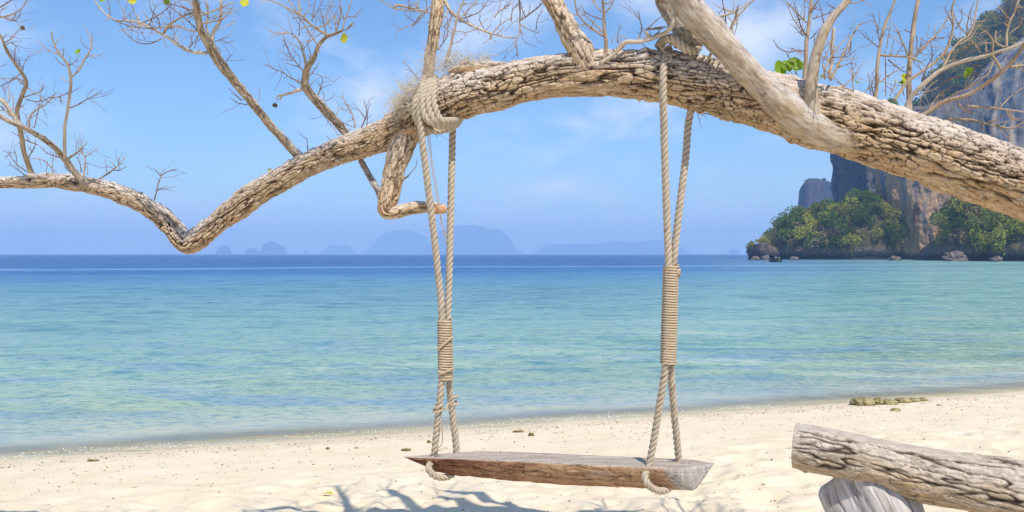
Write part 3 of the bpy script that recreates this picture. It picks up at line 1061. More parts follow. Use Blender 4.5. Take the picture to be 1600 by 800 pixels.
# sawn end: its own little disc of pale orange wood
m, t = new_mat("sawn_wood")
q = t.n('ShaderNodeTexCoord').outputs['Object']
finish(t, t.mix(t.mapr(t.noise(q, 60.0, 4, 0.6), 0.35, 0.65), (0.48, 0.23, 0.10), (0.62, 0.36, 0.19)), 0.8, t.bump(t.noise(q, 120.0, 3, 0.6), 0.5, 0.002), 0.15)
M_SAWN = m
cc = catmull(px_path([(676, 328, 13, 3.583), (688, 327.5, 14, 3.582), (697, 327, 12, 3.582)]), 0.003)
v, qd, tr, at = sweep(cc[:, :3], cc[:, 3], 24, lambda q, th, s, rad: (0.0012 * fbm(q / 0.012, 3), {}))
link("sawn_end", mesh_np("sawn_end", v, qd, tr, at), M_SAWN, stub)

# limbs: (pixel x, pixel y, width, depth)
limb("branch", [(1500, 262, 14, 3.36), (1420, 241, 28, 3.33), (1360, 226, 42, 3.305), (1312, 213, 50, 3.283), (1276, 200, 52, 3.268), (1242, 178, 50, 3.26), (1200, 143, 46, 3.25), (1150, 92, 44, 3.24), (1112, 50, 45, 3.24), (1080, 14, 47, 3.25), (1052, -24, 46, 3.27), (1010, -90, 40, 3.3), (985, -170, 30, 3.35), (960, -260, 18, 3.4)], M_LIMB, amp=0.0026, plate=0.03, lump=0.014, fissure=0.42, seg=110, step=0.0045, cells=-1.6, label="thick smooth grey branch crossing in front of the trunk")
limb("branch", [(1090, 70, 26, 3.36), (1062, 38, 33, 3.43), (1044, 8, 35, 3.47), (1030, -30, 34, 3.50), (1000, -110, 28, 3.55), (960, -220, 16, 3.55)], M_LIMB, amp=0.004, lump=0.010, label="rough grey branch forking up beside the right rope knot")
limb("branch", [(1272, 196, 34, 3.26), (1267, 170, 27, 3.24), (1268, 140, 21, 3.23), (1271, 105, 18, 3.22), (1278, 75, 16.5, 3.21), (1290, 45, 15, 3.20), (1307, 20, 12.5, 3.19), (1326, -2, 10, 3.18), (1350, -50, 8, 3.16), (1362, -110, 4, 3.15)], M_LIMB, amp=0.002, lump=0.006, fissure=0.15, cells=0)
limb("branch", [(921, 108, 38, 3.46), (908, 80, 41, 3.46), (894, 58, 38, 3.47), (878, 28, 33, 3.49), (862, 0, 31, 3.51), (848, -30, 29, 3.54), (815, -110, 22, 3.6), (800, -200, 12, 3.7)], M_BARK, amp=0.006, lump=0.014, seg=64, label="grooved brown branch rising from the middle of the arch")
limb("branch", [(672, 150, 24, 3.62), (669, 118, 20, 3.62), (671, 95, 18, 3.62), (675, 70, 18, 3.62), (680, 38, 20, 3.62), (684, 0, 21, 3.63), (686, -30, 20, 3.64), (692, -120, 15, 3.68), (690, -220, 8, 3.7)], M_BARK, amp=0.004, lump=0.006)
limb("branch", [(468, 247, 15, 3.74), (450, 226, 14, 3.71), (425, 198, 13.5, 3.66), (400, 168, 14, 3.60), (380, 144, 14, 3.55), (360, 119, 15, 3.50), (342, 95, 17, 3.45), (331, 76, 16, 3.41), (322, 60, 14, 3.37), (314, 45, 11, 3.34), (308, 15, 10, 3.28), (303, -15, 9, 3.22), (295, -80, 6, 3.12), (300, -130, 3, 3.05)], M_STEM, amp=0.0046, plate=0.013, lump=0.006, seg=44, step=0.004)
limb("branch", [(596, 308, 13, 3.66), (588, 293, 11, 3.69), (575, 270, 10, 3.75), (560, 243, 10, 3.80), (548, 222, 12, 3.81), (535, 201, 14, 3.82), (520, 185, 15, 3.79), (500, 163, 15, 3.73), (485, 146, 14, 3.68), (477, 133, 13, 3.64), (478, 118, 11, 3.60), (481, 106, 10, 3.56), (490, 92, 9, 3.52), (497, 73, 8, 3.47), (510, 58, 7, 3.43), (525, 51, 5.5, 3.4), (540, 46, 4, 3.38), (550, 37, 3, 3.36)], M_STEM, amp=0.0042, plate=0.013, lump=0.005, seg=40, step=0.004)
limb("branch", [(147, 301, 10, 3.92), (135, 289, 12, 3.855), (120, 272, 11, 3.84), (101, 248, 10.5, 3.80), (83, 228, 9, 3.74), (61, 213, 8.5, 3.69), (38, 200, 8, 3.64), (5, 184, 8, 3.58), (-40, 150, 7, 3.5), (-90, 90, 4, 3.4)], M_STEM, amp=0.0030, plate=0.012, lump=0.004, seg=32, step=0.004)
limb("branch", [(51, 276, 10, 3.93), (46, 262, 8.5, 3.91), (38, 239, 8, 3.86), (33, 209, 7.5, 3.80), (29, 190, 7.5, 3.76), (27, 172, 7, 3.72), (34, 150, 6.5, 3.68), (41, 131, 6, 3.64), (35, 115, 5.5, 3.6), (24, 100, 5, 3.56), (10, 78, 4.5, 3.52), (3, 60, 3.5, 3.48), (-6, 45, 3, 3.45)], M_TWIG, amp=0.0012, lump=0.002, seg=18)
limb("branch", [(101, 250, 6, 3.80), (101, 225, 5.5, 3.75), (101, 200, 5, 3.69), (106, 170, 4.5, 3.62), (110, 140, 4.5, 3.56), (110, 121, 4.5, 3.52), (105, 100, 4, 3.47), (95, 87, 3.5, 3.44), (86, 72, 3, 3.41), (81, 57, 2.2, 3.38), (81, 49, 1.5, 3.36)], M_TWIGP, amp=0.0006, lump=0.001, seg=12)
limb("branch", [(1420, 178, 11, 3.42), (1421, 160, 9.5, 3.43), (1420, 120, 8.5, 3.44), (1423, 82, 7.5, 3.45), (1427, 48, 7, 3.46), (1432, 15, 6.5, 3.47), (1437, -12, 6, 3.48), (1445, -90, 3, 3.5)], M_TWIG, amp=0.0012, lump=0.002, seg=18)
limb("branch", [(1366, 166, 7, 3.40), (1369, 145, 6.5, 3.41), (1370, 120, 6, 3.41), (1373, 87, 5.5, 3.42), (1380, 48, 5, 3.43), (1390, 20, 4.2, 3.44), (1401, -4, 3.5, 3.45), (1420, -60, 2, 3.47)], M_TWIG, amp=0.001, lump=0.002, seg=14)
limb("branch", [(1257, 130, 8, 3.40), (1259, 100, 7, 3.41), (1260, 67, 6.5, 3.42), (1264, 40, 5.8, 3.43), (1266, 20, 5.2, 3.44), (1269, -8, 4.5, 3.45), (1272, -80, 2.5, 3.48)], M_TWIG, amp=0.001, lump=0.002, seg=16)
limb("branch", [(1412, 182, 9, 3.36), (1424, 152, 8, 3.34), (1440, 135, 7.5, 3.32), (1470, 110, 7, 3.29), (1500, 97, 6.5, 3.26), (1532, 89, 6, 3.23), (1570, 78, 5.5, 3.20), (1600, 66, 5, 3.17), (1660, 40, 4, 3.1), (1730, 20, 2, 3.05)], M_TWIGP, amp=0.0012, lump=0.002, seg=16)
limb("branch", [(1440, 182, 9, 3.34), (1475, 160, 7.5, 3.30), (1512, 148, 7, 3.26), (1542, 130, 7, 3.22), (1565, 112, 6.5, 3.18), (1585, 92, 6, 3.14), (1600, 70, 5.5, 3.1), (1625, 30, 4, 3.05), (1640, -30, 2, 3.0)], M_TWIG, amp=0.0012, lump=0.002, seg=16)
limb("branch", [(944, 108, 7, 3.43), (944, 92, 6.5, 3.43), (947, 68, 6.5, 3.43), (944, 38, 5.8, 3.42), (943, 15, 5, 3.41), (942, -8, 4.5, 3.40), (945, -80, 2, 3.38)], M_TWIG, amp=0.001, lump=0.002, seg=16)
limb("branch", [(938, 98, 7, 3.40), (950, 91, 7, 3.39), (962, 82, 7.5, 3.38), (975, 67, 7.5, 3.37), (1000, 65, 7, 3.36), (1020, 59, 7, 3.35), (1042, 50, 7, 3.30), (1050, 40, 6.5, 3.26), (1055, 20, 6, 3.25), (1062, -4, 5, 3.22), (1070, -60, 3, 3.2)], M_TWIGP, amp=0.001, lump=0.002, seg=16)
limb("branch", [(1397, 157, 5.5, 3.33), (1410, 138, 5.5, 3.34), (1425, 122, 5.2, 3.35), (1450, 105, 5, 3.36), (1472, 87, 4.6, 3.37), (1485, 62, 4.2, 3.38), (1490, 38, 3.6, 3.39), (1488, 14, 3, 3.40), (1492, -4, 2.5, 3.41)], M_TWIG, amp=0.001, lump=0.0015, seg=14)

# twigs, as their paths run in 4x enlargements of the photograph: (origin x, origin y, path, widths at the ends in enlargement pixels)
TW = """
0 0|140,450 150,400 190,335|7 4
0 0|115,440 122,400 125,355|6 4
0 0|95,395 90,340 95,295|6 4
0 0|40,280 60,268 100,260 130,255|6 4
0 0|28,270 75,235 110,195 130,165 105,148|9 4
0 0|20,240 32,225 45,212|6 4
0 0|165,525 110,490 50,515 -10,548|9 6
0 0|130,460 80,490 0,488|8 6
0 0|100,490 165,545 250,600 262,640|8 4
0 0|140,612 200,590 250,570 275,510|9 5
0 0|255,575 275,548 300,535|5 3
0 0|165,622 230,635 310,610 360,575|7 4
0 0|180,800 190,720 240,680 290,650 355,578|13 6
0 0|215,800 228,740 240,690 256,605|9 4
0 0|100,680 130,668 165,640|6 4
0 0|165,790 170,745 160,705|6 3
0 0|50,640 60,600 52,530|6 4
0 0|-10,110 60,95 120,65 150,30 175,-20|11 7
0 0|-10,52 40,20 95,-10|9 6
0 0|20,105 60,130 88,112 100,80|6 4
0 0|40,118 80,130 115,110 138,62|7 4
0 0|-10,420 10,415 42,398|5 4
0 0|80,690 85,630 80,575|6 4
0 0|60,720 30,690 0,660 -20,650|12 10
0 0|130,790 80,720 40,660 -20,600|34 28
0 0|445,482 490,440 520,380 560,320 575,270 555,220 525,155|14 5
0 0|570,255 573,225 570,195|5 3
0 0|552,305 515,272 505,235|6 3
0 0|385,348 320,320 270,290 222,250|8 5
0 0|343,282 360,250 398,222|6 4
0 0|342,297 320,290 300,284|5 3
0 0|405,412 362,385 342,348|6 4
0 0|395,355 398,325 402,300|6 4
0 0|428,412 470,382 492,340|7 4
0 0|437,402 436,375 440,350|5 3
0 0|432,400 460,405 492,430|5 3
0 0|433,515 390,495 370,465|6 4
0 0|438,580 465,568 492,553|6 4
0 0|438,575 380,600 340,610 295,602|8 5
0 0|372,602 380,625 388,655|6 3
0 0|438,675 530,630 600,590 645,558|9 5
0 0|1292,332 1200,322 1130,290 1060,240 1000,205 920,160 860,135 780,130 710,125 640,65 580,-10|24 8
0 0|872,140 840,80 820,20 815,-20|7 5
0 0|690,105 682,40 668,-10|7 5
0 0|795,130 768,70 738,5|7 4
0 0|1010,240 940,275 860,265 800,225 745,152|8 5
0 0|905,248 890,210 868,185|5 4
0 0|1020,210 1060,155 1140,105 1215,80 1262,100|16 12
0 0|1000,180 990,120 945,62 930,-5|7 5
0 0|1250,195 1180,190 1100,160 960,180 850,165 762,102|10 5
0 0|1240,130 1170,60 1115,15|9 5
0 0|1075,190 1062,95 1028,20|7 4
0 0|930,165 960,85 985,15|7 4
0 0|1215,300 1225,265 1242,225|6 4
0 0|1240,100 1290,85 1380,48 1475,12|12 6
0 0|1375,135 1430,82 1458,38|8 4
0 0|1322,255 1335,195 1372,140 1382,60 1375,-20|26 16
0 0|1345,258 1400,240 1440,230|6 4
0 0|1375,250 1420,263 1472,255|6 4
0 0|1355,280 1380,340 1385,405|7 4
0 0|1392,402 1425,370 1457,333|7 4
0 0|1595,670 1570,620 1545,570 1512,515|9 4
0 0|1545,655 1480,640 1438,610|7 4
0 0|1510,630 1470,590 1430,548|7 4
0 0|1255,150 1310,140 1400,110 1450,70|10 5
0 0|1240,60 1195,30 1150,-15|12 8
0 0|1245,200 1150,110 1060,40 1000,-10|9 6
0 0|1180,300 1230,240 1250,170|7 5
0 0|1150,290 1090,265 1100,200 1130,160|6 4
0 0|880,145 960,110 1050,50 1080,-10|8 5
0 0|700,122 800,160 900,175 1000,170|7 5
0 0|1250,75 1130,45 1050,20|9 5
0 0|1270,150 1230,100 1210,40 1180,-15|12 8
0 0|1310,240 1290,170 1300,90 1290,-10|14 9
0 0|1230,10 1260,70 1310,120|9 7
400 0|292,552 250,568 210,582 135,602|24 16
400 0|300,532 240,500 160,450 45,400|9 5
400 0|252,552 220,535 188,515|6 4
400 0|318,440 300,360 285,290 250,230 190,205 130,210 62,180|15 5
400 0|300,450 235,370 200,300 165,208|9 5
400 0|272,420 230,405 188,393|6 4
400 0|225,375 180,335 143,305|7 5
400 0|238,362 245,335 250,310|5 3
400 0|388,285 330,200 270,110 230,40 192,-20|10 8
400 0|445,218 380,180 330,140 290,100 240,70 160,30 75,-5|18 8
400 0|272,95 270,40 268,-20|15 13
400 0|268,225 275,150 280,108|7 5
400 0|440,215 420,125 398,55|9 5
400 0|350,130 360,60 372,-10|8 5
400 0|360,110 395,45 415,-10|7 5
400 0|500,200 520,130 530,60 512,-10|10 6
400 0|540,188 560,110 590,30 602,-20|10 7
400 0|500,200 490,110 468,45 475,-10|8 5
400 0|375,175 440,150 500,98|10 6
400 0|575,100 620,105 655,92|5 4
400 0|590,160 610,142 612,128|7 4
400 0|340,470 370,430 397,380|7 4
400 0|330,410 340,340 318,262|8 4
400 0|312,420 310,360 300,300|6 4
400 0|388,592 410,530 416,490 382,460|8 4
400 0|338,535 358,510 378,488|7 4
400 0|425,630 425,600 418,568|5 3
400 0|432,632 460,620 487,603|6 4
400 0|492,725 512,695 520,658|7 5
400 0|530,760 565,778 602,792|7 5
400 0|618,800 602,710 560,640 523,588|10 5
400 0|655,805 690,720 688,670 674,618|9 5
400 0|692,790 700,700 700,675 716,645|7 4
400 0|1035,515 970,440 920,375|9 5
400 0|380,660 430,730 475,795|8 5
400 0|545,640 570,660 598,712|5 4
400 0|200,300 175,260 150,240|5 3
400 0|470,180 440,110 455,60 500,20|7 4
400 0|300,95 330,60 335,10|8 5
400 0|1130,310 1142,200 1142,100 1150,-20|22 18
400 0|1195,365 1220,270 1245,170 1260,100 1305,-15|19 12
400 0|1140,310 1190,230 1200,150 1190,90|8 4
400 0|1150,300 1110,260 1080,200|7 4
400 0|1170,-20 1210,60 1260,110 1330,150 1420,190 1490,215 1610,242|26 9
400 0|1255,125 1310,80 1370,20 1405,-20|10 6
400 0|1270,120 1340,100 1400,70 1455,-5|9 6
400 0|1335,152 1310,100 1280,50|7 4
400 0|1390,178 1340,195 1278,210|7 4
400 0|1432,192 1450,175 1472,153|6 4
400 0|1475,208 1540,145 1605,105|8 6
400 0|1425,178 1400,130 1402,75|6 4
400 0|1490,108 1510,80 1605,15|10 9
400 0|1475,212 1468,228 1465,245|18 14
400 0|1110,85 1020,65 940,65 860,50 800,15 745,-10|11 7
400 0|1110,20 1050,80 990,140 930,170 862,207|10 5
400 0|992,138 955,110 918,78|6 4
400 0|862,50 880,30 1000,50 1012,-10|16 12
400 0|960,62 952,30 955,-10|7 5
400 0|1095,290 1060,310 1040,300|14 8
400 0|1170,170 1210,120 1245,90|8 5
800 0|45,-10 50,100 45,200 10,300|13 7
800 0|25,275 32,320 35,362|8 5
800 0|-10,238 20,236 42,240|7 6
800 0|48,150 100,180 175,210|8 5
800 0|55,125 120,80 170,40 215,-10|11 9
800 0|82,100 60,50 60,10|6 4
800 0|150,190 160,120 195,60|6 4
800 0|-5,130 5,60 50,20|7 5
800 0|400,345 402,290 400,222|8 5
800 0|395,330 420,380 460,420 512,467|12 7
800 0|570,225 500,180 420,100 385,-10|15 11
800 0|572,205 530,160 480,120 415,55|10 7
800 0|570,122 510,105 445,68|8 6
800 0|558,72 520,30 498,-10|10 8
800 0|585,82 620,30 645,-15|10 8
800 0|580,22 600,18 625,8|12 8
800 0|640,325 690,290 720,265|34 30
800 0|660,265 665,200 687,143|9 4
800 0|772,272 810,190 800,120 790,65|11 6
800 0|720,245 700,230 672,225|6 4
800 0|890,235 850,220 832,190 850,182 955,175|18 14
800 0|905,268 970,340 1022,402|19 14
800 0|895,222 920,195 925,170|9 6
800 0|770,270 850,245 905,205|9 5
800 0|620,265 630,245 642,225|7 4
800 0|1215,392 1260,310 1340,220 1400,100 1416,28|20 14
800 0|1370,265 1385,150 1450,60 1525,-12|15 9
800 0|1345,200 1332,100 1312,-10|9 7
800 0|1262,142 1285,112 1400,70 1485,5|24 8
800 0|1195,55 1200,25 1198,-15|22 20
800 0|1105,105 1130,70 1155,35|8 5
800 0|1120,675 1180,705 1240,715 1302,730|9 4
800 0|1160,690 1185,718 1220,732|6 4
800 0|1175,175 1190,120 1210,85|7 4
800 0|1290,185 1320,180 1350,165|6 4
1200 0|265,85 290,40 325,-10|15 12
1200 0|242,142 180,80 105,-5|10 7
1200 0|242,232 200,150 180,80 160,10|9 6
1200 0|230,222 160,120 118,22|9 5
1200 0|220,225 180,185 138,148|7 4
1200 0|282,118 350,92 425,68|8 6
1200 0|265,242 300,205 328,172|7 4
1200 0|288,285 290,240 292,205|7 5
1200 0|235,318 180,318 120,325 60,295 33,242|9 5
1200 0|230,345 190,320 152,298|7 4
1200 0|212,355 180,325 150,298|6 4
1200 0|185,475 150,390 113,330|8 5
1200 0|380,490 398,400 402,290 412,175|28 22
1200 0|335,390 380,310 395,250|10 6
1200 0|352,500 350,440 342,400|16 12
1200 0|390,500 430,420 480,320 520,240 572,145|18 12
1200 0|352,435 400,340 460,270 512,215|12 7
1200 0|400,362 460,355 500,350 552,308|8 5
1200 0|512,232 515,300 498,338|7 5
1200 0|430,422 470,408 525,393|7 5
1200 0|352,165 335,80 318,15|9 5
1200 0|535,570 530,480 522,378|10 6
1200 0|527,435 540,420 552,403|6 4
1200 0|465,548 540,470 605,378|9 5
1200 0|425,508 455,525 480,545|9 6
1200 0|500,15 550,18 605,-2|12 7
1200 0|425,55 385,35 358,8|9 5
1200 0|692,297 620,240 560,180|8 5
1200 0|702,275 680,170 652,78|9 5
1200 0|705,185 680,155 652,120|6 4
1200 0|718,190 745,130 772,78|7 5
1200 0|740,300 758,200 768,98|8 5
1200 0|738,600 735,450 732,310|8 5
1200 0|642,600 635,520 628,445|7 5
1200 0|692,342 760,350 860,355 940,380 975,408|17 10
1200 0|665,545 740,480 865,410|10 7
1200 0|750,372 800,412 855,452|9 6
1200 0|795,352 820,315 842,282|7 5
1200 0|892,202 870,195 848,183|8 5
1200 0|930,222 935,320 968,236|7 4
1200 0|900,352 935,315 972,278|8 5
1200 0|895,465 870,340 820,220 783,145|14 8
1200 0|1160,155 1152,60 1170,-15|12 9
1200 0|890,385 1000,270 1080,180 1140,80 1175,-15|16 10
1200 0|1030,242 1080,235 1135,228|7 5
1200 0|1158,168 1130,100 1100,45|8 5
1200 0|1172,182 1210,120 1212,52|8 5
1200 0|1085,445 1140,330 1200,260 1270,200 1300,70 1312,-15|17 11
1200 0|1190,282 1260,240 1320,160 1362,118|10 6
1200 0|1332,335 1270,250 1190,150 1148,52|11 6
1200 0|1242,212 1250,120 1285,15|8 5
1200 0|1085,355 1180,320 1272,270|9 6
1200 0|960,510 1000,400 1057,312|9 5
1200 0|950,580 1020,450 1018,245|8 5
1200 0|1405,335 1400,250 1370,205 1335,180|14 9
1200 0|1505,305 1430,270 1422,188|15 11
1200 0|1490,300 1500,170 1550,50 1575,-20|17 13
1200 0|1497,175 1488,110 1484,55|9 6
1200 0|1530,265 1570,280 1610,288|11 9
1200 0|1460,442 1420,370 1388,328|18 13
1200 0|1515,418 1560,412 1610,405|19 16
1200 0|1410,385 1375,460 1300,500|10 6
1200 0|1255,545 1320,505 1385,468|9 6
1200 0|890,605 1000,570 1072,543|9 6
1200 0|1010,680 1200,570 1285,535|11 8
1200 0|1070,542 1150,490 1330,450 1336,418|8 5
1200 0|1275,425 1300,412 1335,410|7 5
1200 0|1240,662 1400,675 1610,702|17 13
1200 0|1450,672 1520,600 1610,538|9 7
1200 0|1188,648 1240,690 1308,717|14 8
1200 0|1130,745 1270,750 1435,792|20 14
1200 0|1435,790 1520,800 1610,760|14 10
1200 0|950,660 960,600 1010,540 1060,500|9 5
1200 0|1000,690 1060,600 1090,560 1100,620|10 6
1200 0|760,600 790,540 800,490|7 5
1200 0|600,580 650,530 700,500|7 5
1200 0|850,600 840,520 870,470|8 5
1200 0|660,600 650,520 690,450|9 6
1200 0|1560,180 1585,130 1590,110|9 6
1200 0|1380,345 1360,300 1370,260|10 7
1200 0|1150,420 1160,370 1180,320|9 6
0 200|165,272 110,230 60,170 48,138|8 5
0 200|52,158 40,148 20,140|5 4
0 200|55,156 75,156 93,150|5 4
0 200|58,165 45,172 28,186|5 4
0 200|152,292 100,252 53,220|7 5
0 200|178,185 215,120 226,68|8 5
0 200|235,105 150,70 72,25|8 5
0 200|330,285 325,250 255,195 188,190|10 5
0 200|325,255 335,190 372,186|7 4
0 200|292,282 293,245 296,208|5 4
0 200|385,188 300,160 242,108|7 5
0 200|415,190 490,145 552,82|9 5
0 200|428,195 480,155 525,122|8 5
0 200|455,285 410,245 400,208|7 5
0 200|523,305 528,240 530,178 463,108|11 6
0 200|533,178 570,155 621,120|8 5
0 200|528,232 540,220 557,214|6 4
0 200|508,275 500,220 482,183|8 5
0 200|548,295 548,265 545,238|5 3
0 200|598,365 620,320 710,260 782,188|14 6
0 200|708,264 750,262 792,240|8 5
0 200|722,248 705,225 683,204|6 4
0 200|718,255 695,248 668,235|6 4
0 200|740,225 745,205 741,183|6 4
0 200|965,450 990,350 1004,300|10 7
0 200|1003,302 1050,270 1112,255|8 5
0 200|1005,303 980,270 957,248|6 4
0 200|1001,300 1010,280 1024,255|6 4
400 200|326,195 322,130 319,58|7 5
400 200|475,85 460,70 444,52|6 4
400 200|522,55 500,25 482,-10|7 5
400 200|915,312 940,312 957,290|20 8
400 200|1075,10 1110,20 1132,62|6 4
400 200|290,200 280,150 262,120|10 5
400 0|137,602 132,622 122,642|4 3
0 0|125,165 138,170 146,174|5 5
"""

placed_arr = [np.array([[a, b, d, r] for a, b, d, r, o in placed]), [o for *_, o in placed]]


def nearest(px, py):
    A = placed_arr[0]
    e = (A[:, 0] - px) ** 2 + (A[:, 1] - py) ** 2
    # prefer slender limbs over the broad trunk when both lie near
    k = int(np.argmin(np.sqrt(e) - 0.0 * A[:, 3]))
    return math.sqrt(e[k]), k


def spur(jn, base, dirv, ln, r):
    pts = np.array([base, base + dirv * ln * 0.55 + rng.normal(0, ln * 0.06, 3), base + dirv * ln + rng.normal(0, ln * 0.1, 3)])
    v, q, t_, a = sweep(pts, np.array([r, r * 0.8, r * 0.55]), 5)
    jn.add(v, q, t_, a)


ntw = 0
for line in TW.strip().split('\n'):
    og, path, wd = line.split('|')
    ox, oy = map(float, og.split())
    w0, w1 = map(float, wd.split())
    w0, w1 = w0 * 0.94, w1 * 0.9
    pp = np.array([[ox + float(a.split(',')[0]) / 4, oy + float(a.split(',')[1]) / 4] for a in path.split()])
    e0, k0 = nearest(*pp[0])
    e1, k1 = nearest(*pp[-1])
    if e1 + 4 < e0:
        pp = pp[::-1]
        w0, w1 = w1, w0
        e0, k0 = e1, k1
    _, _, d0, rr = placed_arr[0][k0]
    own = placed_arr[1][k0]
    if own.name.startswith('twig'):
        own = own.parent
    if e0 > 14:
        own = trunk if e0 > 60 else own
    if own is trunk or own is stub:
        d0 = d0 - 0.2 * rr * rng.uniform(-1, 1)
    L = np.concatenate([[0], np.cumsum(np.linalg.norm(np.diff(pp, axis=0), axis=1))])
    sl = rng.uniform(-0.45, 0.45) / FPX * 3.5          # metres of depth per pixel of run
    dd = d0 + sl * L + 0.0004 * rng.normal() * L
    cp = np.array([[*P(a, b, d), d] for (a, b), d in zip(pp, dd)])
    cc = catmull(cp, 0.009)
    c = cc[:, :3]
    c = c + 0.0035 * np.stack([gn(c / 0.035 + ntw), gn(c / 0.04 + 5 + ntw), gn(c / 0.03 + 9 + ntw)], 1) * sstep(0, 0.05, np.linspace(0, len(c) * 0.009, len(c)))[:, None]
    u = np.linspace(0, 1, len(c))
    wr = (w0 + (w1 * 0.85 - w0) * u) / 4 / 2 / FPX * cc[:, 3]
    kn = 1 + 0.26 * np.maximum(0, gn(np.stack([u * len(c) * 0.009 / 0.017, u * 0 + ntw * 3.7, u * 0], 1)) * 2)
    if len(kn) > 4:
        kn[-3:] *= (0.95, 0.85, 0.6)
    jn = Join()
    v, q, t_, a = sweep(c, wr * kn, 7)
    jn.add(v, q, t_, a)
    # short spurs and buds along the twig, growing out of it
    nsp = int(len(c) * 0.009 / 0.030)
    T_, N_, B_ = frames(c)
    for k in range(nsp):
        i = rng.integers(min(2, len(c) - 1), max(3, len(c) - 1)) if len(c) > 3 else 0
        an = rng.uniform(0, 6.28)
        dv = T_[i] * rng.uniform(0.3, 0.9) + (N_[i] * math.cos(an) + B_[i] * math.sin(an)) * rng.uniform(0.5, 0.9)
        ln = rng.choice([0.007, 0.012, 0.025, 0.05, 0.09], p=[0.28, 0.24, 0.20, 0.18, 0.10])
        spur(jn, c[i], dv / np.linalg.norm(dv), ln, min(wr[i] * 0.62, 0.0024))
    nsh = int(len(c) * 0.009 / 0.055)
    for k in range(nsh):
        i = rng.integers(1, max(2, len(c) - 1))
        an = rng.uniform(0, 6.28)
        dv = T_[i] * rng.uniform(0.2, 0.8) + (N_[i] * math.cos(an) + B_[i] * math.sin(an)) * rng.uniform(0.5, 1.0)
        dv /= np.linalg.norm(dv)
        ln = rng.uniform(0.03, 0.11)
        bend = rng.normal(0, 0.35, 3) + (0, 0, 0.25)
        p1 = c[i] + dv * ln * 0.45
        d2_ = dv + bend
        d2_ /= np.linalg.norm(d2_)
        sh_ = catmull(np.array([c[i], p1, p1 + d2_ * ln * 0.55]), 0.010)
        r0_ = min(wr[i] * 0.6, 0.0021)
        v, q, t_, a = sweep(sh_, np.linspace(r0_, r0_ * 0.5, len(sh_)), 5)
        jn.add(v, q, t_, a)
        if ln > 0.06:
            spur(jn, sh_[len(sh_) // 2], d2_ * 0.6 + rng.normal(0, 0.4, 3), ln * 0.35, r0_ * 0.6)
    wmax = max(w0, w1)
    mt = M_TWIGP if wmax > 19 else (M_TWIGD if wmax < 9 and rng.random() < 0.75 else M_TWIG)
    o = link("twig", jn.mesh("twig"), mt, own)
    ntw += 1
    pr = np.stack([800 + FPX * c[:, 0] / c[:, 1], 397 - FPX * (c[:, 2] - CAMZ) / c[:, 1], c[:, 1], wr], 1)[::2]
    placed_arr[0] = np.vstack([placed_arr[0], pr])
    placed_arr[1] += [o] * len(pr)

# more twigs above the frame so that the crown does not stop at the picture's edge
for k in range(60):
    A = placed_arr[0]
    cand = np.where((A[:, 1] < 2) & (A[:, 3] < 0.03))[0]
    i = rng.choice(cand)
    px0, py0, d0, rr = A[i]
    own = placed_arr[1][i]
    par = own.parent if own.name.startswith('twig') else own
    ln = rng.uniform(0.15, 0.5)
    dv = np.array((rng.normal(0, 0.6), rng.normal(0, 0.5), rng.uniform(0.5, 1.0)))
    dv /= np.linalg.norm(dv)
    b0 = P(px0, py0, d0)
    side = np.array((rng.normal(), rng.normal(), 0)) * 0.12 * ln
    cc = catmull([b0, b0 + dv * ln * 0.5 + side, b0 + dv * ln], 0.02)
    r0 = min(rr * 0.7, 0.006)
    v, q, t_, a = sweep(cc, np.linspace(r0, 0.0012, len(cc)), 6)
    o = link("twig", mesh_np("twig", v, q, t_, a), M_TWIGD, par)


# leaves still on the twigs
def leaf_mesh(L, Wd, seed):
    rs = np.random.default_rng(seed)
    nu, nv_ = 9, 7
    u = np.linspace(0, 1, nu)
    wv = np.linspace(-1, 1, nv_)
    hw = Wd / 2 * np.sin(np.pi * u ** 0.72) ** 0.8
    hw[0] = Wd * 0.06
    v = []
    b1, b2, ph = rs.uniform(0.1, 0.35), rs.uniform(0.15, 0.4), rs.uniform(0, 6)
    for i in range(nu):
        for j in range(nv_):
            x = wv[j] * hw[i]
            z = b1 * L * u[i] ** 2 * -0.6 + b2 * abs(wv[j]) ** 1.4 * hw[i] + 0.02 * L * math.sin(9 * u[i] + ph + 3 * wv[j])
            v.append((x, u[i] * L, z))
    # petiole
    q = grid_faces(nu, nv_, wrap=False)
    jn = Join()
    jn.add(np.array(v), q, [])
    pv, pq, pt, _ = sweep(np.array([(0, -L * 0.35, -0.03 * L), (0, -L * 0.12, 0.0), (0, 0.06 * L, 0)]), np.array([0.0014, 0.0012, 0.001]) * (L / 0.06), 5)
    jn.add(pv, pq, pt)
    return jn.mesh("leaf")


LEAVES = [  # px, py, size px, spin about the view axis, material, how far it turns away
    (1221, 106, 27, 1.2, M_LEAFG, 0.35), (1230, 102, 22, -0.4, M_LEAFG, 0.3), (1243, 99, 30, 0.2, M_LEAFG, 0.45),
    (1416, 122, 20, 0.6, M_LEAFY, 0.4), (1409, 128, 12, -0.6, M_LEAFG, 0.9), (1512, 114, 19, 2.6, M_LEAFG, 0.5), (537, 60, 17, -1.7, M_LEAFY, 0.55), (122, 80, 11, -0.5, M_LEAFG, 0.4),
    (160, 0, 10, 0.5, M_LEAFG, 0.6), (207, 1, 13, 1.4, M_LEAFY, 0.5), (176, -2, 8, 0.3, M_LEAFG, 0.5), (261, 3, 11, 2.4, M_LEAFG, 0.8), (383, 4, 15, 0.4, M_LEAFY, 0.3), (422, 266, 7, 0.8, M_LEAFY, 0.4),
    (1283, 118, 10, 0.2, M_LEAFG, 0.8), (1338, 128, 9, 0.0, M_LEAFG, 1.0), (430, 165, 9, 3.0, M_LEAFB, 0.6), (36, 44, 7, 2.0, M_LEAFB, 0.5), (1399, 127, 9, 0.1, M_LEAFY, 1.1)]
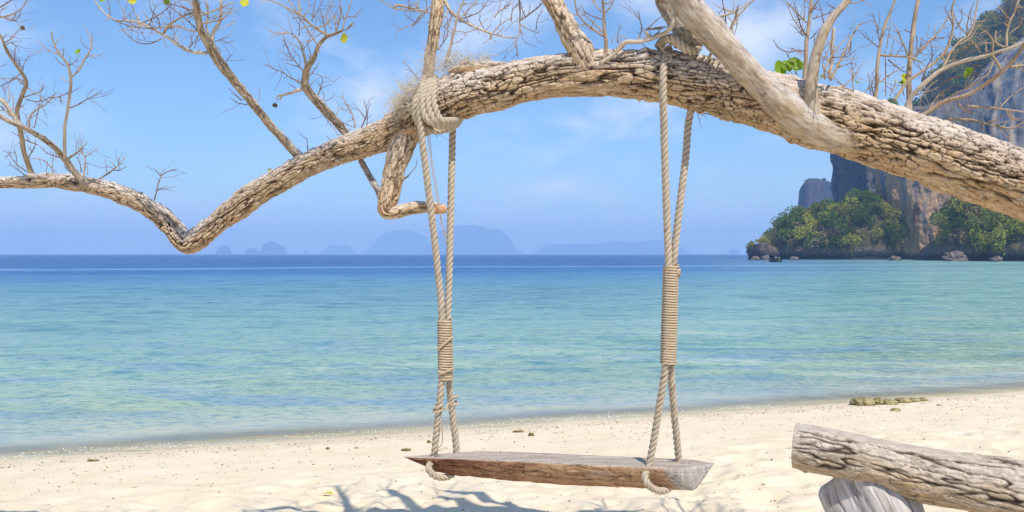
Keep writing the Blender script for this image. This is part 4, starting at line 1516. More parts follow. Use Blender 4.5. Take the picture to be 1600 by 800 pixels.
for k, (px, py, sz, spin, mt, away) in enumerate(LEAVES):
    e, i = nearest(px, py)
    d = placed_arr[0][i][2]
    own = placed_arr[1][i]
    par = own.parent if own.name.startswith('twig') else own
    if 1215 < px < 1250:
        d, par = 3.46, trunk
    L = sz / FPX * d
    o = link("leaf", leaf_mesh(L, L * 0.95, k), mt, par)
    Mx = Matrix.Translation(Vector(P(px, py, d))) @ Matrix.Rotation(spin, 4, 'Y') @ Matrix.Rotation(math.pi / 2 - away, 4, 'X') @ Matrix.Translation((0, -L * 0.5, 0))
    o.matrix_basis = Mx

# ------------------------------------------------------------------ the swing
swing = thing("rope_swing", (0.1, 3.55, 0.9), "weathered plank swing hanging on thick white ropes from the arching trunk", "swing")


def rope_mesh(jn, path, r=0.0148, pitch=0.070, step=0.0035, nseg=27, phase=0.0, smooth_path=True):
    c = catmull(path, step) if smooth_path else np.asarray(path)
    c = c + 0.0012 * np.stack([gn(c / 0.08 + 3), gn(c / 0.08 + 6), gn(c / 0.08 + 1)], 1)
    a = r / 2.1547
    b = 1.1547 * a
    tw = 2 * np.pi / pitch

    def prof(q, th, s, rad):
        al0 = th - tw * s + phase
        k3 = np.round(al0 / (2 * np.pi / 3))
        al = al0 - k3 * 2 * np.pi / 3
        rho = b * np.cos(al) + np.sqrt(np.maximum(a * a - (b * np.sin(al)) ** 2, 0))
        rho = 0.55 * rho + 0.45 * r * 0.97
        groove = sstep(0.72, 1.0, np.abs(al) / (np.pi / 3))
        sid = np.mod(k3, 3)
        seg = gn(np.stack([s / 0.05 + phase, 0 * s + sid, 0 * s + 3], 1))
        mark = ((sid == 0) & (np.abs(al - 0.62) < 0.10) & (seg > 0.02)).astype(float)
        fib = 0.00045 * np.sin(al * 16 + s * 90) + 0.0005 * gn(np.stack([al * 3, s / 0.010, sid * 5], 1))
        qq = np.stack([al * r * 2.2, s * 0.22 + sid * 0.3, s * 0 + sid], 1)
        return rho - r + fib, {'q': qq, 'groove': groove, 'mark': mark}

    v, q, t_, at = sweep(c, np.full(len(c), r), nseg, prof)
    jn.add(v, q, t_, at)
    return c


def twine(jn, path, r=0.0042, step=0.006, nseg=7):
    c = catmull(path, step)
    v, q, t_, at = sweep(c, np.full(len(c), r), nseg)
    jn.add(v, q, t_, at)


def lash(jn, p0, p1, wx, wy, pitch, r=0.0045, jit=0.0012):
    """twine wound closely about two ropes lying side by side"""
    p0, p1 = np.array(p0), np.array(p1)
    n = int(np.linalg.norm(p1 - p0) / pitch)
    m_ = n * 26
    u = np.linspace(0, 1, m_)
    a = u * n * 2 * np.pi
    k = 1 + 0.05 * gn(np.stack([u * n * 0.9, 0 * u, 0 * u + 3], 1))
    c = p0 + (p1 - p0) * u[:, None] + np.stack([np.cos(a) * wx * k, np.sin(a) * wy * k, jit * 2 * gn(np.stack([u * n * 1.7, u * 0, u * 0], 1))], 1)
    v, q, t_, at = sweep(c, np.full(len(c), r) * (1 + 0.12 * gn(c / 0.01)), 6)
    jn.add(v, q, t_, at)


# where things are
def trk(px, up, front):
    """point on the trunk's skin above (up, px) and in front (front, px) of its centre line at picture column px"""
    k = np.argmin(np.abs(placed_trunk[:, 0] - px))
    d = placed_trunk[k, 2]
    return P(px, placed_trunk[k, 1] - up, d - front / FPX * d)


placed_trunk = np.array([[a, b, d, r] for a, b, d, r, o in placed if o is trunk])

# left rope: one length, over the trunk and under the seat
lt0, lt1 = P(693, 500, 3.585), P(697, 590, 3.585)
Lpath = [trk(668, 20, -52), trk(664, 52, 0), P(660, 138, 3.497), P(655, 165, 3.474), P(657, 200, 3.477), P(665, 260, 3.50), P(676, 350, 3.535), P(688, 460, 3.570), P(690.5, 500, 3.572), P(692, 545, 3.572), P(690.5, 590, 3.572),
         P(685, 645, 3.580), P(679.5, 700, 3.598), P(677.5, 714, 3.603), P(672, 725, 3.585), P(670, 733, 3.562), P(677, 742, 3.572), P(690, 746, 3.60), P(704, 743, 3.635), P(712, 731, 3.66), P(713, 715, 3.668), P(713, 700, 3.668), P(706, 640, 3.655), P(701, 590, 3.612), P(700, 545, 3.606), P(699.5, 500, 3.606),
         P(702, 430, 3.617), P(705, 300, 3.64), P(707, 215, 3.655), P(708, 185, 3.67), P(704, 160, 3.71)]
jn = Join()
rope_mesh(jn, Lpath, phase=0.3)
rope1 = link("rope", jn.mesh("rope"), M_ROPE, swing)
# hitch: the rope's turns round the trunk above
jn = Join()
for k, (xo, sh) in enumerate(((0, 0.0), (11, 0.9), (22, 2.0))):
    # turns that come over the top at the left, cross the face downward and gather to the right under the trunk
    rope_mesh(jn, [trk(676 + xo * 0.4, 25, -45), P(672 + xo * 0.35, 126 - k * 2, 3.57 + 0.01 * k), P(667 + xo * 0.55, 135 - k, 3.505 + 0.006 * k), P(660 + xo * 0.8, 156, 3.468 + 0.004 * k), P(661 + xo * 0.95, 174, 3.462), P(669 + xo * 0.9, 188 - k * 0.5, 3.462), P(686 + xo * 0.6, 197 - 4.2 * k, 3.485), P(706 + xo * 0.3, 196 - 4.5 * k, 3.54), P(719, 186 - 4 * k, 3.60), trk(722, 6 - k * 3, -44)], r=0.0140, phase=sh)
rope_mesh(jn, [trk(666, 22, -42), P(664, 129, 3.56), P(657, 142, 3.495), P(649, 158, 3.475), P(647, 172, 3.48), P(651, 188, 3.49), P(660, 199, 3.50), P(676, 205, 3.53), P(696, 203, 3.56), P(712, 196, 3.60), P(719, 186, 3.66)], r=0.0140, phase=1.2)
link("hitch", jn.mesh("hitch"), M_ROPE, rope1)
jn = Join()
lash(jn, P(695, 499, 3.588), P(696.5, 592, 3.590), 0.0272, 0.0355, 0.0100)
link("lashing", jn.mesh("lashing"), M_TWINE, rope1)
jn = Join()
twine(jn, [P(683, 546, 3.552), P(690, 541, 3.545), P(700, 532, 3.546), P(707, 526, 3.56)], 0.0045)
link("twine_end", jn.mesh("twine_end"), M_TWINE, rope1)
jn = Join()
twine(jn, [P(684, 580, 3.552), P(692, 583, 3.545), P(702, 578, 3.546), P(709, 575, 3.56)], 0.0042)
link("twine_end", jn.mesh("twine_end"), M_TWINE, rope1)
jn = Join()
for (px, py, d, ang) in ((685, 636, 3.571, 0.1), (684, 641, 3.571, -0.05), (707, 622, 3.655, 0.1), (708, 630, 3.66, -0.12), (706, 634, 3.66, 0.15)):
    cpt = P(px, py, d)
    a = np.linspace(0, 2 * np.pi, 25)
    c = cpt + np.stack([0.0195 * np.cos(a), 0.0195 * np.sin(a), 0.006 * np.cos(a + ang * 8) + ang * 0.02 * np.cos(a)], 1)
    v, q, t_, at = sweep(c, np.full(25, 0.0036), 7)
    jn.add(v, q, t_, at)
twine(jn, [P(690, 637, 3.56), P(697, 640, 3.6), P(701, 630, 3.63), P(707, 627, 3.64)], 0.0034)
link("twine_tie", jn.mesh("twine_tie"), M_TWINE, rope1)
jn = Join()
twine(jn, [P(688, 655, 3.555), P(691, 675, 3.57), P(691, 690, 3.58), P(686, 699, 3.575), P(682, 694, 3.56), P(686, 704, 3.57), P(694, 699, 3.59)], 0.0026)
link("twine_loop", jn.mesh("twine_loop"), M_TWINE, rope1)
jn = Join()
twine(jn, [P(668, 205, 3.50), P(671, 235, 3.51), P(677, 275, 3.53), P(687, 330, 3.56), P(697, 382, 3.60)], 0.0017)
link("loose_string", jn.mesh("loose_string"), M_TWINE, rope1)
jn = Join()
twine(jn, [P(671, 205, 3.52), P(675, 250, 3.54), P(684, 300, 3.57), P(689, 345, 3.59), P(698, 372, 3.61)], 0.0015)
link("loose_string", jn.mesh("loose_string"), M_TWINE, rope1)

# right rope
Rpath = [trk(1082, -22, -12), trk(1079, -44, -8), P(1076, 190, 3.475), P(1071, 250, 3.46), P(1060, 340, 3.44), P(1052.5, 412, 3.432), P(1051, 490, 3.43), P(1048.5, 570, 3.43), P(1053, 640, 3.48), P(1060, 712, 3.53), P(1061, 726, 3.533), P(1058, 746, 3.525),
         P(1048, 761, 3.49), P(1034, 767, 3.455), P(1019, 763, 3.42), P(1010, 753, 3.402), P(1008, 744, 3.418), P(1012, 734, 3.452), P(1016, 719, 3.466), P(1026, 660, 3.44), P(1040, 570, 3.398), P(1044, 490, 3.398), P(1044.5, 412, 3.398), P(1042, 340, 3.395), P(1038, 220, 3.37), P(1036, 150, 3.335), P(1036, 122, 3.328), P(1038, 100, 3.345), P(1041, 86, 3.39), P(1044, 76, 3.45), P(1048, 84, 3.53), P(1060, 120, 3.57)]
jn = Join()
rope_mesh(jn, Rpath, phase=1.0)
rope2 = link("rope", jn.mesh("rope"), M_ROPE, swing)
jn = Join()
lash(jn, P(1048.5, 414, 3.415), P(1044, 568, 3.414), 0.0272, 0.0350, 0.0098)
link("lashing", jn.mesh("lashing"), M_TWINE, rope2)
jn = Join()
for k in range(3):
    cpt = P(1058.5, 424 + k * 2.5, 3.40)
    a = np.linspace(0, 2 * np.pi, 17)
    v, q, t_, at = sweep(cpt + np.stack([0.009 * np.cos(a), 0.009 * np.sin(a), 0.008 * np.cos(a * 1 + k)], 1), np.full(17, 0.0042), 7)
    jn.add(v, q, t_, at)
link("twine_knot", jn.mesh("twine_knot"), M_TWINE, rope2)
jn = Join()
rope_mesh(jn, [P(1030, 72, 3.46), P(1038, 62, 3.38), P(1050, 60, 3.335), P(1062, 69, 3.325), P(1075, 78, 3.33), P(1086, 79, 3.36), P(1090, 70, 3.40), P(1082, 66, 3.44)], r=0.0185, phase=0.2)
rope_mesh(jn, [P(1050, 66, 3.42), P(1056, 54, 3.38), P(1067, 49, 3.36), P(1078, 54, 3.355), P(1084, 64, 3.37), P(1080, 72, 3.41)], r=0.0165, phase=1.2)
rope_mesh(jn, [P(1056, 70, 3.41), P(1062, 61, 3.365), P(1071, 60, 3.355), P(1079, 66, 3.36), P(1090, 58, 3.38), P(1096, 50, 3.42)], r=0.0160, phase=2.2)
link("hitch", jn.mesh("hitch"), M_ROPE, rope2)

# seat: half a log with a flat top, cut askew at both ends
nu, nw = 300, 84
U = np.linspace(0, 1, nu)
xf = -0.432 + U * (0.640 + 0.432)
df = np.interp(U, [0, 0.25, 1], [3.60, 3.545, 3.415])
wd = np.interp(U, [0, 0.03, 0.10, 0.25, 0.8, 1], [0.075, 0.092, 0.118, 0.126, 0.130, 0.135])
ztop = np.interp(U, [0, 0.25, 1], [0.886, 0.890, 0.882])
dep = np.interp(U, [0, 0.012, 0.05, 0.12, 0.3, 0.6, 1], [0.018, 0.036, 0.064, 0.080, 0.092, 0.100, 0.094])
skew = np.interp(U, [0, 0.05, 0.2, 1], [0.20, 0.19, 0.165, 0.165])
# section: corner points in (across 0..1, down 0..1), front to back round the body
sec = np.array([(0.0, 0.0), (0.0, 0.0), (-0.015, 0.10), (0.03, 0.32), (0.14, 0.62), (0.27, 0.90), (0.36, 1.0), (0.44, 1.0), (0.52, 0.90), (0.72, 0.54), (0.90, 0.20), (0.985, 0.06), (1.0, 0.0), (1.0, 0.0), (0.86, -0.01), (0.62, 0.012), (0.35, -0.008), (0.14, 0.0)])
sl_ = np.concatenate([[0], np.cumsum(np.linalg.norm(np.diff(np.vstack([sec, sec[:1]]), axis=0) * (1, 0.6), axis=1) + 0.02)])
ww = np.linspace(0, sl_[-1], nw, endpoint=False)
sec2 = np.vstack([sec, sec[:1]])
sa = np.interp(ww, sl_, sec2[:, 0])
sb = np.interp(ww, sl_, sec2[:, 1])
cx0, cy0 = sa.mean(), sb.mean()
V, topw, endw = [], [], []
for i in range(nu):
    e = min(1.0, (1 - U[i]) * nu / 3.0)
    rnd = 1 - 0.06 * (1 - e)
    A_ = (sa - 0.45) * rnd + 0.45
    B_ = sb * rnd
    x = xf[i] + skew[i] * A_
    y = df[i] + wd[i] * A_
    z = ztop[i] - dep[i] * B_ - 0.010 * sstep(0.9, 1.0, U[i]) * A_
    V.append(np.stack([x, y, z], 1))
    topw.append((sb < 0.05) * 1.0)
    endw.append(np.full(nw, sstep(0.93, 0.975, U[i])))
V = np.vstack(V)
topw = np.concatenate(topw)
endw = np.concatenate(endw)
pp = V.copy()
grain = fbm(pp / (0.16, 0.011, 0.011), 4)
lump = fbm(pp / (0.12, 0.06, 0.06) + 4, 3)
gr2 = np.abs(fbm(pp / (0.22, 0.016, 0.016) + 9, 3))
cen = np.repeat(np.stack([xf + skew * cx0, df + wd * cx0, ztop - dep * cy0], 1), nw, axis=0)
nd = V - cen
nd[:, 0] = 0
nd /= np.linalg.norm(nd, axis=1)[:, None] + 1e-6
amp_ = np.where(topw > 0, 0.0011, 0.0042)
V = V + nd * (amp_ * (grain * 1.1 - 1.3 * sstep(0.05, 0.0, gr2)) + 0.0035 * lump * np.where(topw > 0, 0.35, 1))[:, None]
quads = grid_faces(nu, nw)
# end caps as concentric rings so that they can be rough
jn = Join()
jn.add(V, quads, [], {'topw': topw, 'endw': endw * (1 - topw), 'crk': sstep(0.0, 0.06, gr2)})
for side, i in ((1, nu - 1), (-1, 0)):
    ring = V[i * nw:(i + 1) * nw]
    cc_ = ring.mean(0)
    nr = 14
    rows = [ring + (cc_ - ring) * k / (nr - 1) * 0.998 for k in range(nr)]
    vv = np.vstack(rows)
    kk = np.repeat(np.linspace(0, 1, nr), nw)
    nrm_ = np.array((0.70, -0.71, 0.0)) * side
    vv = vv + nrm_ * (0.006 * np.minimum(1, kk * 4) + 0.0014 * sstep(0, 0.2, kk) * fbm(vv / (0.02, 0.02, 0.02), 3))[:, None]
    qd = grid_faces(nr, nw)
    if side > 0:
        pass
    else:
        qd = qd[:, ::-1]
    jn.add(vv, qd, [], {'topw': np.zeros(len(vv)), 'endw': np.ones(len(vv)), 'crk': np.ones(len(vv))})
m, t = new_mat("weathered_plank")
ob = t.n('ShaderNodeTexCoord').outputs['Object']
tw_ = t.attr('topw').outputs['Fac']
ew_ = t.attr('endw').outputs['Fac']
ck_ = t.attr('crk').outputs['Fac']
g1 = t.noise(t.scale(ob, (4.0, 60, 60)), 1.0, 6, 0.65, 0.4)
g2 = t.noise(t.scale(ob, (12.0, 170, 170), (3, 1, 0)), 1.0, 4, 0.6)
g3 = t.noise(t.scale(ob, (3.0, 11, 16), (1, 7, 3)), 1.0, 4, 0.6)
xx = t.n('ShaderNodeSeparateXYZ', {0: ob}).outputs[0]
redk = t.mapr(t.math('ADD', xx, t.math('MULTIPLY', t.math('SUBTRACT', g3, 0.5), 0.9)), -0.36, 0.30, 1.0, 0.0, True)
wood = t.mix(t.mapr(g1, 0.36, 0.62), (0.20, 0.105, 0.060), (0.47, 0.30, 0.17))
red = t.mix(t.mapr(g1, 0.40, 0.66), (0.10, 0.036, 0.020), (0.27, 0.115, 0.065))
side = t.mix(redk, wood, red)
side = t.mix(t.mapr(g2, 0.60, 0.72, 0, 0.7), side, (0.58, 0.45, 0.34))
side = t.mix(t.mapr(g3, 0.58, 0.70, 0, 0.5), side, (0.42, 0.34, 0.27))
topc = t.mix(t.mapr(g1, 0.35, 0.65), (0.30, 0.245, 0.195), (0.54, 0.455, 0.38))
topc = t.mix(t.mapr(g2, 0.58, 0.70, 0, 0.6), topc, (0.24, 0.19, 0.17))
eg = t.noise(t.scale(ob, (60, 60, 22)), 1.0, 5, 0.65)
endc = t.mix(t.mapr(eg, 0.35, 0.65), (0.30, 0.265, 0.24), (0.50, 0.455, 0.42))
c = t.mix(tw_, side, topc)
c = t.mix(ew_, c, endc)
c = t.mix(t.mapr(ck_, 0.0, 0.7, 0.75, 0.0), c, (0.075, 0.045, 0.03))
finish(t, c, 0.82, t.bump(t.math('ADD', t.math('MULTIPLY', g2, 0.6), g1), 0.5, 0.004), 0.2)
seat = link("seat", jn.mesh("seat"), m, swing)
seat.data.polygons.foreach_set('use_smooth', np.ones(len(seat.data.polygons), bool))


# frayed coconut fibre packed under the rope
def tuft(name, label, spots, n, ln, curl):
    rs = np.random.default_rng(len(label))
    jn = Join()
    for k in range(n):
        b, dv, sp = spots[rs.integers(len(spots))]
        p = np.array(b) + rs.normal(0, 1, 3) * sp
        d = np.array(dv) + rs.normal(0, 0.55, 3)
        d /= np.linalg.norm(d)
        pts = [p]
        for j in range(5):
            d = d + rs.normal(0, curl, 3) - np.array((0, 0, 0.05))
            d /= np.linalg.norm(d)
            pts.append(pts[-1] + d * ln * rs.uniform(0.12, 0.28))
        c = catmull(pts, ln / 14)
        v, q, t_, at = sweep(c, np.linspace(0.0010, 0.0004, len(c)), 3)
        jn.add(v, q, t_, at)
    o = link(name, jn.mesh(name), M_FIBRE)
    return tag(o, label, "fibre", "tufts of frayed fibre on the trunk", "stuff")


tuft("fibre_tuft", "pale frayed fibre tuft bulging left of the left rope hitch", [(P(646, 150, 3.52), (-1, -0.2, -0.05), (0.02, 0.04, 0.018)), (P(636, 158, 3.53), (-0.9, -0.1, -0.35), (0.025, 0.04, 0.018)), (P(652, 140, 3.56), (-0.8, 0, 0.25), (0.02, 0.05, 0.012)), (P(630, 165, 3.56), (-0.6, -0.3, -0.7), (0.02, 0.04, 0.015))], 520, 0.075, 0.42)
tuft("fibre_tuft", "thin wisps of frayed fibre round the foot of the upright branch", [(P(672, 112, 3.57), (0.1, -0.4, -0.6), (0.018, 0.012, 0.04)), (P(690, 108, 3.56), (0.5, -0.1, 0.4), (0.03, 0.03, 0.025)), (P(702, 100, 3.57), (0.3, 0, 0.8), (0.03, 0.03, 0.012))], 190, 0.085, 0.55)
tuft("fibre_tuft", "loose pale fibre curls on top of the dead ridge", [(P(742, 97, 3.57), (0.4, 0, 0.6), (0.028, 0.02, 0.006)), (P(728, 98, 3.57), (-0.1, 0, 0.7), (0.025, 0.02, 0.006)), (P(755, 94, 3.57), (0.7, 0, 0.3), (0.012, 0.02, 0.006))], 110, 0.08, 0.6)

# ------------------------------------------------------------------ driftwood bench
logt = thing("driftwood_log", (0.9, 3.5, 0.9), "thick split driftwood log lying raised above the sand at right", "log")
rows = [(1241, 696, 79, 3.64), (1262, 699, 80, 3.62), (1340, 716, 84, 3.555), (1440, 740, 92, 3.47), (1600, 773, 103, 3.32), (1800, 818, 114, 3.12), (2050, 870, 124, 2.90)]
cc = catmull(px_path(rows), 0.0042)
c, r = cc[:, :3], cc[:, 3]
lf0 = bark_disp(0.15, 0.0070, 0.034, 0.026, 1.0, 2.8, 0.55)


def log_f(q, th, s, rad):
    o, a = lf0(q, th, s, rad)
    rr = np.hypot(q[:, 0], q[:, 1])
    hgt = rad[:, 2] * rr
    cut = rr * 0.80
    flat = np.maximum(0, hgt - cut) * 1.0 * sstep(0.75, 0.3, s)     # a planed flat along the top near the end
    smooth = np.clip(1 - flat / 0.008, 0.12, 1)
    smooth *= 0.35 + 0.65 * sstep(0.0, 0.05, s)
    under = 0.014 * sstep(-0.2, -0.9, rad[:, 2])
    a['crk'] = 1 - (1 - a['crk']) * smooth
    return o * smooth - flat - under, a


v, qd, tr, at = sweep(c, r, 180, log_f)
link("log_body", mesh_np("log_body", v, qd, tr, at), M_LOG, logt)
prop = thing("log_support", (0.98, 3.5, 0.45), "short silvery bleached log block standing under the driftwood log", "log")
zb = 0.30
rows = [P(1346, 750, 3.66), P(1356, 772, 3.61), P(1372, 800, 3.57), P(1388, 860, 3.55), P(1400, 930, 3.53), P(1406, 975, 3.52)]
cc = catmull(np.array(rows), 0.0045)
cc[:, 2] = np.linspace(cc[0, 2], zb, len(cc))
rad_ = np.interp(np.linspace(0, 1, len(cc)), [0, 0.012, 0.05, 0.4, 1], [0.128, 0.146, 0.156, 0.166, 0.18])
sf0 = bark_disp(0.3, 0.0045, 0.040, 0.050, 0.9, 4.0, 0.25)


def hewn(q, th, s, rad):
    o, a = sf0(q, th, s, rad)
    rr = np.hypot(q[:, 0], q[:, 1])
    an = th + 0.5
    sq = (np.abs(np.cos(an)) ** 5 + np.abs(np.sin(an)) ** 5) ** (-1 / 5) - 1          # roughly squared block
    return o + rr * (0.75 * sq - 0.10), a


v, qd, tr, at = sweep(cc, rad_, 170, hewn)
m, t = new_mat("silver_wood")
q = t.attr('q').outputs['Vector']
n1 = t.noise(t.scale(q, (1, 1, 0.12)), 60.0, 5, 0.65, 0.5)
n2 = t.noise(t.scale(q, (1, 1, 0.4)), 14.0, 4, 0.6)
ck = t.attr('crk').outputs['Fac']
c_ = t.mix(t.mapr(n1, 0.35, 0.65), (0.36, 0.32, 0.30), (0.60, 0.565, 0.54))
c_ = t.mix(t.mapr(n2, 0.5, 0.68, 0, 0.6), c_, (0.34, 0.27, 0.21))
c_ = t.mix(t.mapr(ck, 0.0, 0.6, 0.8, 0.0), c_, (0.08, 0.06, 0.045))
finish(t, c_, 0.8, t.bump(n1, 0.5, 0.005), 0.2)
link("block", mesh_np("block", v, qd, tr, at), m, prop)


# ------------------------------------------------------------------ rocks, boat, small things
def boulder(name, px, py, d, w, h, dpt, mat, label, seed, rough=0.28, group=None, sub=4, on_sand=True, cat="rock"):
    bm = bmesh.new()
    bmesh.ops.create_icosphere(bm, subdivisions=sub, radius=1.0)
    v = np.array([q.co[:] for q in bm.verts])
    f = np.array([[q.index for q in x.verts] for x in bm.faces])
    bm.free()
    n = fbm(v * 1.3 + seed, 3) * rough * 1.3 + fbm(v * 3.5 + seed, 3) * rough * 0.8 + fbm(v * 9 + seed, 2) * rough * 0.35
    e1, e2, _ = worley(v * 2.4 + seed)
    n -= rough * 0.45 * np.exp(-(e1 / 0.30) ** 2)
    v = v * (1 + n)[:, None] * (w / 2, dpt / 2, h / 2)
    x, y, _z = P(px, py, d)
    z = float(sand_z(np.array([x]), np.array([y]))[0]) if on_sand else 0.0
    o = link(name, mesh_np(name, v, None, f), mat)
    o.location = (x, y, z + h * 0.22)
    return tag(o, label, cat, group)


m, t = new_mat("reef_rock")
ob = t.n('ShaderNodeTexCoord').outputs['Object']
n1 = t.noise(ob, 22.0, 5, 0.7)
n2 = t.noise(ob, 6.0, 3, 0.6)
c_ = t.mix(t.mapr(n1, 0.35, 0.65), (0.16, 0.12, 0.05), (0.40, 0.32, 0.16))
c_ = t.mix(t.mapr(n2, 0.5, 0.66, 0, 0.7), c_, (0.46, 0.40, 0.22))
finish(t, c_, 0.9, t.bump(n1, 0.8, 0.02), 0.15)
M_REEF = m
G = "reef rocks at the water's edge"
boulder("rock", 1348, 631, 10.02, 0.26, 0.11, 0.24, M_REEF, "largest knobbly brown reef rock at the left of the row", 3, group=G)
boulder("rock", 1373, 631, 10.05, 0.13, 0.095, 0.16, M_REEF, "small dark brown rock squeezed beside the largest reef rock", 7, group=G)
boulder("rock", 1389, 632, 10.0, 0.19, 0.075, 0.15, M_REEF, "low brown rock in the middle of the reef row", 12, group=G)
boulder("rock", 1411, 629, 10.15, 0.17, 0.075, 0.15, M_REEF, "brown rock right of the middle of the reef row", 17, group=G)
boulder("rock", 1428, 627, 10.2, 0.14, 0.06, 0.13, M_REEF, "flat brown rock near the right end of the reef row", 22, group=G)
boulder("rock", 1442, 626, 10.25, 0.11, 0.05, 0.12, M_REEF, "smallest tapering brown rock at the right end of the reef row", 28, group=G)
boulder("rock", 1399, 644, 9.35, 0.10, 0.04, 0.07, M_REEF, "lone flat stone on dry sand in front of the reef row", 33)
m, t = new_mat("dead_coral")
ob = t.n('ShaderNodeTexCoord').outputs['Object']
finish(t, t.mix(t.mapr(t.noise(ob, 60.0, 4, 0.6), 0.35, 0.65), (0.30, 0.24, 0.24), (0.55, 0.48, 0.46)), 0.9, None, 0.1)
boulder("coral_piece", 1468, 634, 9.7, 0.05, 0.028, 0.04, m, "small mauve grey coral piece on the sand right of the reef rocks", 41, 0.4, sub=3, cat="coral")
m, t = new_mat("seaweed")
ob = t.n('ShaderNodeTexCoord').outputs['Object']
finish(t, t.mix(t.mapr(t.noise(ob, 50.0, 4, 0.6), 0.35, 0.65), (0.09, 0.07, 0.03), (0.24, 0.18, 0.07)), 0.85, None, 0.2)
M_WEED = m
boulder("seaweed_clump", 830, 673, 8.05, 0.055, 0.04, 0.05, M_WEED, "dark brown seaweed clump beside the water right of the left rope", 51, 0.5, sub=3, cat="seaweed")
boulder("seaweed_clump", 810, 667, 8.35, 0.10, 0.025, 0.05, M_WEED, "long flat dark seaweed streak at the waterline", 57, 0.4, sub=3, cat="seaweed")
boulder("seaweed_clump", 634, 694, 7.35, 0.075, 0.028, 0.05, M_WEED, "olive seaweed clump on the sand left of the swing seat", 63, 0.5, sub=3, cat="seaweed")
boulder("stone", 512, 690, 7.55, 0.036, 0.026, 0.03, M_WEED, "small dark round stone by the waterline at left", 67, 0.2, sub=3, cat="stone")
boulder("stone", 557, 689, 7.55, 0.034, 0.020, 0.03, M_REEF, "small reddish brown stone by the waterline at left", 71, 0.2, sub=3, cat="stone")
boulder("stone", 670, 682, 7.8, 0.036, 0.035, 0.03, M_WEED, "small dark upright stone just left of the left rope", 73, 0.3, sub=3, cat="stone")
boulder("seaweed_clump", 146, 714, 7.2, 0.10, 0.02, 0.05, M_WEED, "flat dark seaweed scrap in the shallows at far left", 77, 0.4, sub=3, cat="seaweed")
# fallen yellow leaf on the sand
x, y, _ = P(518, 756, 5.55)
fl = link("fallen_leaf", leaf_mesh(0.062, 0.058, 77), M_LEAFY)
fl.location = (x, y, float(sand_z(np.array([x]), np.array([y]))[0]) + 0.012)
fl.rotation_euler = (0.15, 0.1, 1.2)
tag(fl, "fallen yellow leaf on the sand left of the swing", "leaf")

# bits of shell, twig and weed over the sand: beyond counting
rs = np.random.default_rng(21)
tet = np.array([(1, 1, 1), (-1, -1, 1), (-1, 1, -1), (1, -1, -1)], float)
tetf = np.array([(0, 1, 2), (0, 3, 1), (0, 2, 3), (1, 3, 2)])
oct_v = np.array([(1, 0, 0), (-1, 0, 0), (0, 1, 0), (0, -1, 0), (0, 0, 1), (0, 0, -1)], float)
oct_f = np.array([(0, 2, 4), (2, 1, 4), (1, 3, 4), (3, 0, 4), (2, 0, 5), (1, 2, 5), (3, 1, 5), (0, 3, 5)])


def debris(name, mat, n, smin, smax, tide):
    xs_ = rs.uniform(-5.2, 6.4, n * 6)
    ys_ = rs.uniform(4.4, 10.6, n * 6)
    s = shore_s(xs_, ys_)
    pr = np.where(s < -0.05, 0.16 + tide * np.exp(-((s + 0.30) / 0.16) ** 2) + 0.12 * tide * np.exp(-((s + 0.9) / 0.4) ** 2), 0)
    keep = rs.random(n * 6) < pr
    xs_, ys_ = xs_[keep][:n], ys_[keep][:n]
    zs_ = sand_z(xs_, ys_)
    jn = Join()
    for x, y, z in zip(xs_, ys_, zs_):
        L = smin * (smax / smin) ** (rs.random() ** 1.8)
        sc = np.array((L, L * rs.uniform(0.25, 0.8), L * rs.uniform(0.25, 0.5))) / 2
        if rs.random() < 0.12:
            sc = np.array((L * 1.5, L * 0.1, L * 0.1))
        a = rs.uniform(0, 6.28)
        v = oct_v * sc * rs.uniform(0.75, 1.25, (6, 1))
        v = np.stack([v[:, 0] * math.cos(a) - v[:, 1] * math.sin(a), v[:, 0] * math.sin(a) + v[:, 1] * math.cos(a), v[:, 2]], 1)
        jn.add(v + (x, y, z + sc[2] * 0.5), [], oct_f)
    return tag(link(name, jn.mesh(name, False), mat), kind='stuff')


m, t = new_mat("dark_scraps")
finish(t, (0.085, 0.055, 0.035, 1), 0.9, None, 0.1)
debris("beach_debris", m, 4200, 0.004, 0.024, 1.3)
m, t = new_mat("tan_scraps")
finish(t, (0.40, 0.26, 0.14, 1), 0.9, None, 0.1)
debris("beach_debris", m, 2200, 0.006, 0.026, 0.9)
m, t = new_mat("shell_scraps")
finish(t, (0.82, 0.78, 0.70, 1), 0.6, None, 0.3)
debris("shell_bits", m, 500, 0.005, 0.018, 0.8)

# pale boulders at the foot of the headland
m, t = new_mat("pale_boulder")
ob = t.n('ShaderNodeTexCoord').outputs['Object']
finish(t, t.mix(t.mapr(t.noise(ob, 1.6, 5, 0.7), 0.35, 0.65), (0.085, 0.07, 0.065), (0.24, 0.19, 0.165)), 0.9, t.bump(t.noise(ob, 2.5, 4, 0.7), 0.8, 0.2), 0.1)
G = "pale boulders in the water under the headland"
boulder("boulder", 1180, 403, 262, 2.6, 1.5, 2, m, "pale boulder under the left side of the rock islet", 81, 0.25, G, 3, False, "boulder")
boulder("boulder", 1199, 403, 261, 3.4, 1.9, 2, m, "pale boulder under the middle of the rock islet", 83, 0.25, G, 3, False, "boulder")
boulder("boulder", 1241, 404, 262, 2.7, 1.4, 2, m, "low pale boulder right of the dark boat", 85, 0.25, G, 3, False, "boulder")
boulder("boulder", 1398, 404, 240, 3.2, 1.5, 3, m, "tan angular boulder at the left foot of the ochre buttress", 87, 0.5, G, 3, False, "boulder")
boulder("boulder", 1491, 405, 217, 5.6, 3.0, 4, m, "big grey boulder at the right foot of the ochre buttress", 89, 0.45, G, 4, False, "boulder")
boulder("boulder", 1556, 407, 200, 2.6, 1.6, 3, m, "grey boulder at the foot of the wooded slope", 91, 0.5, G, 3, False, "boulder")

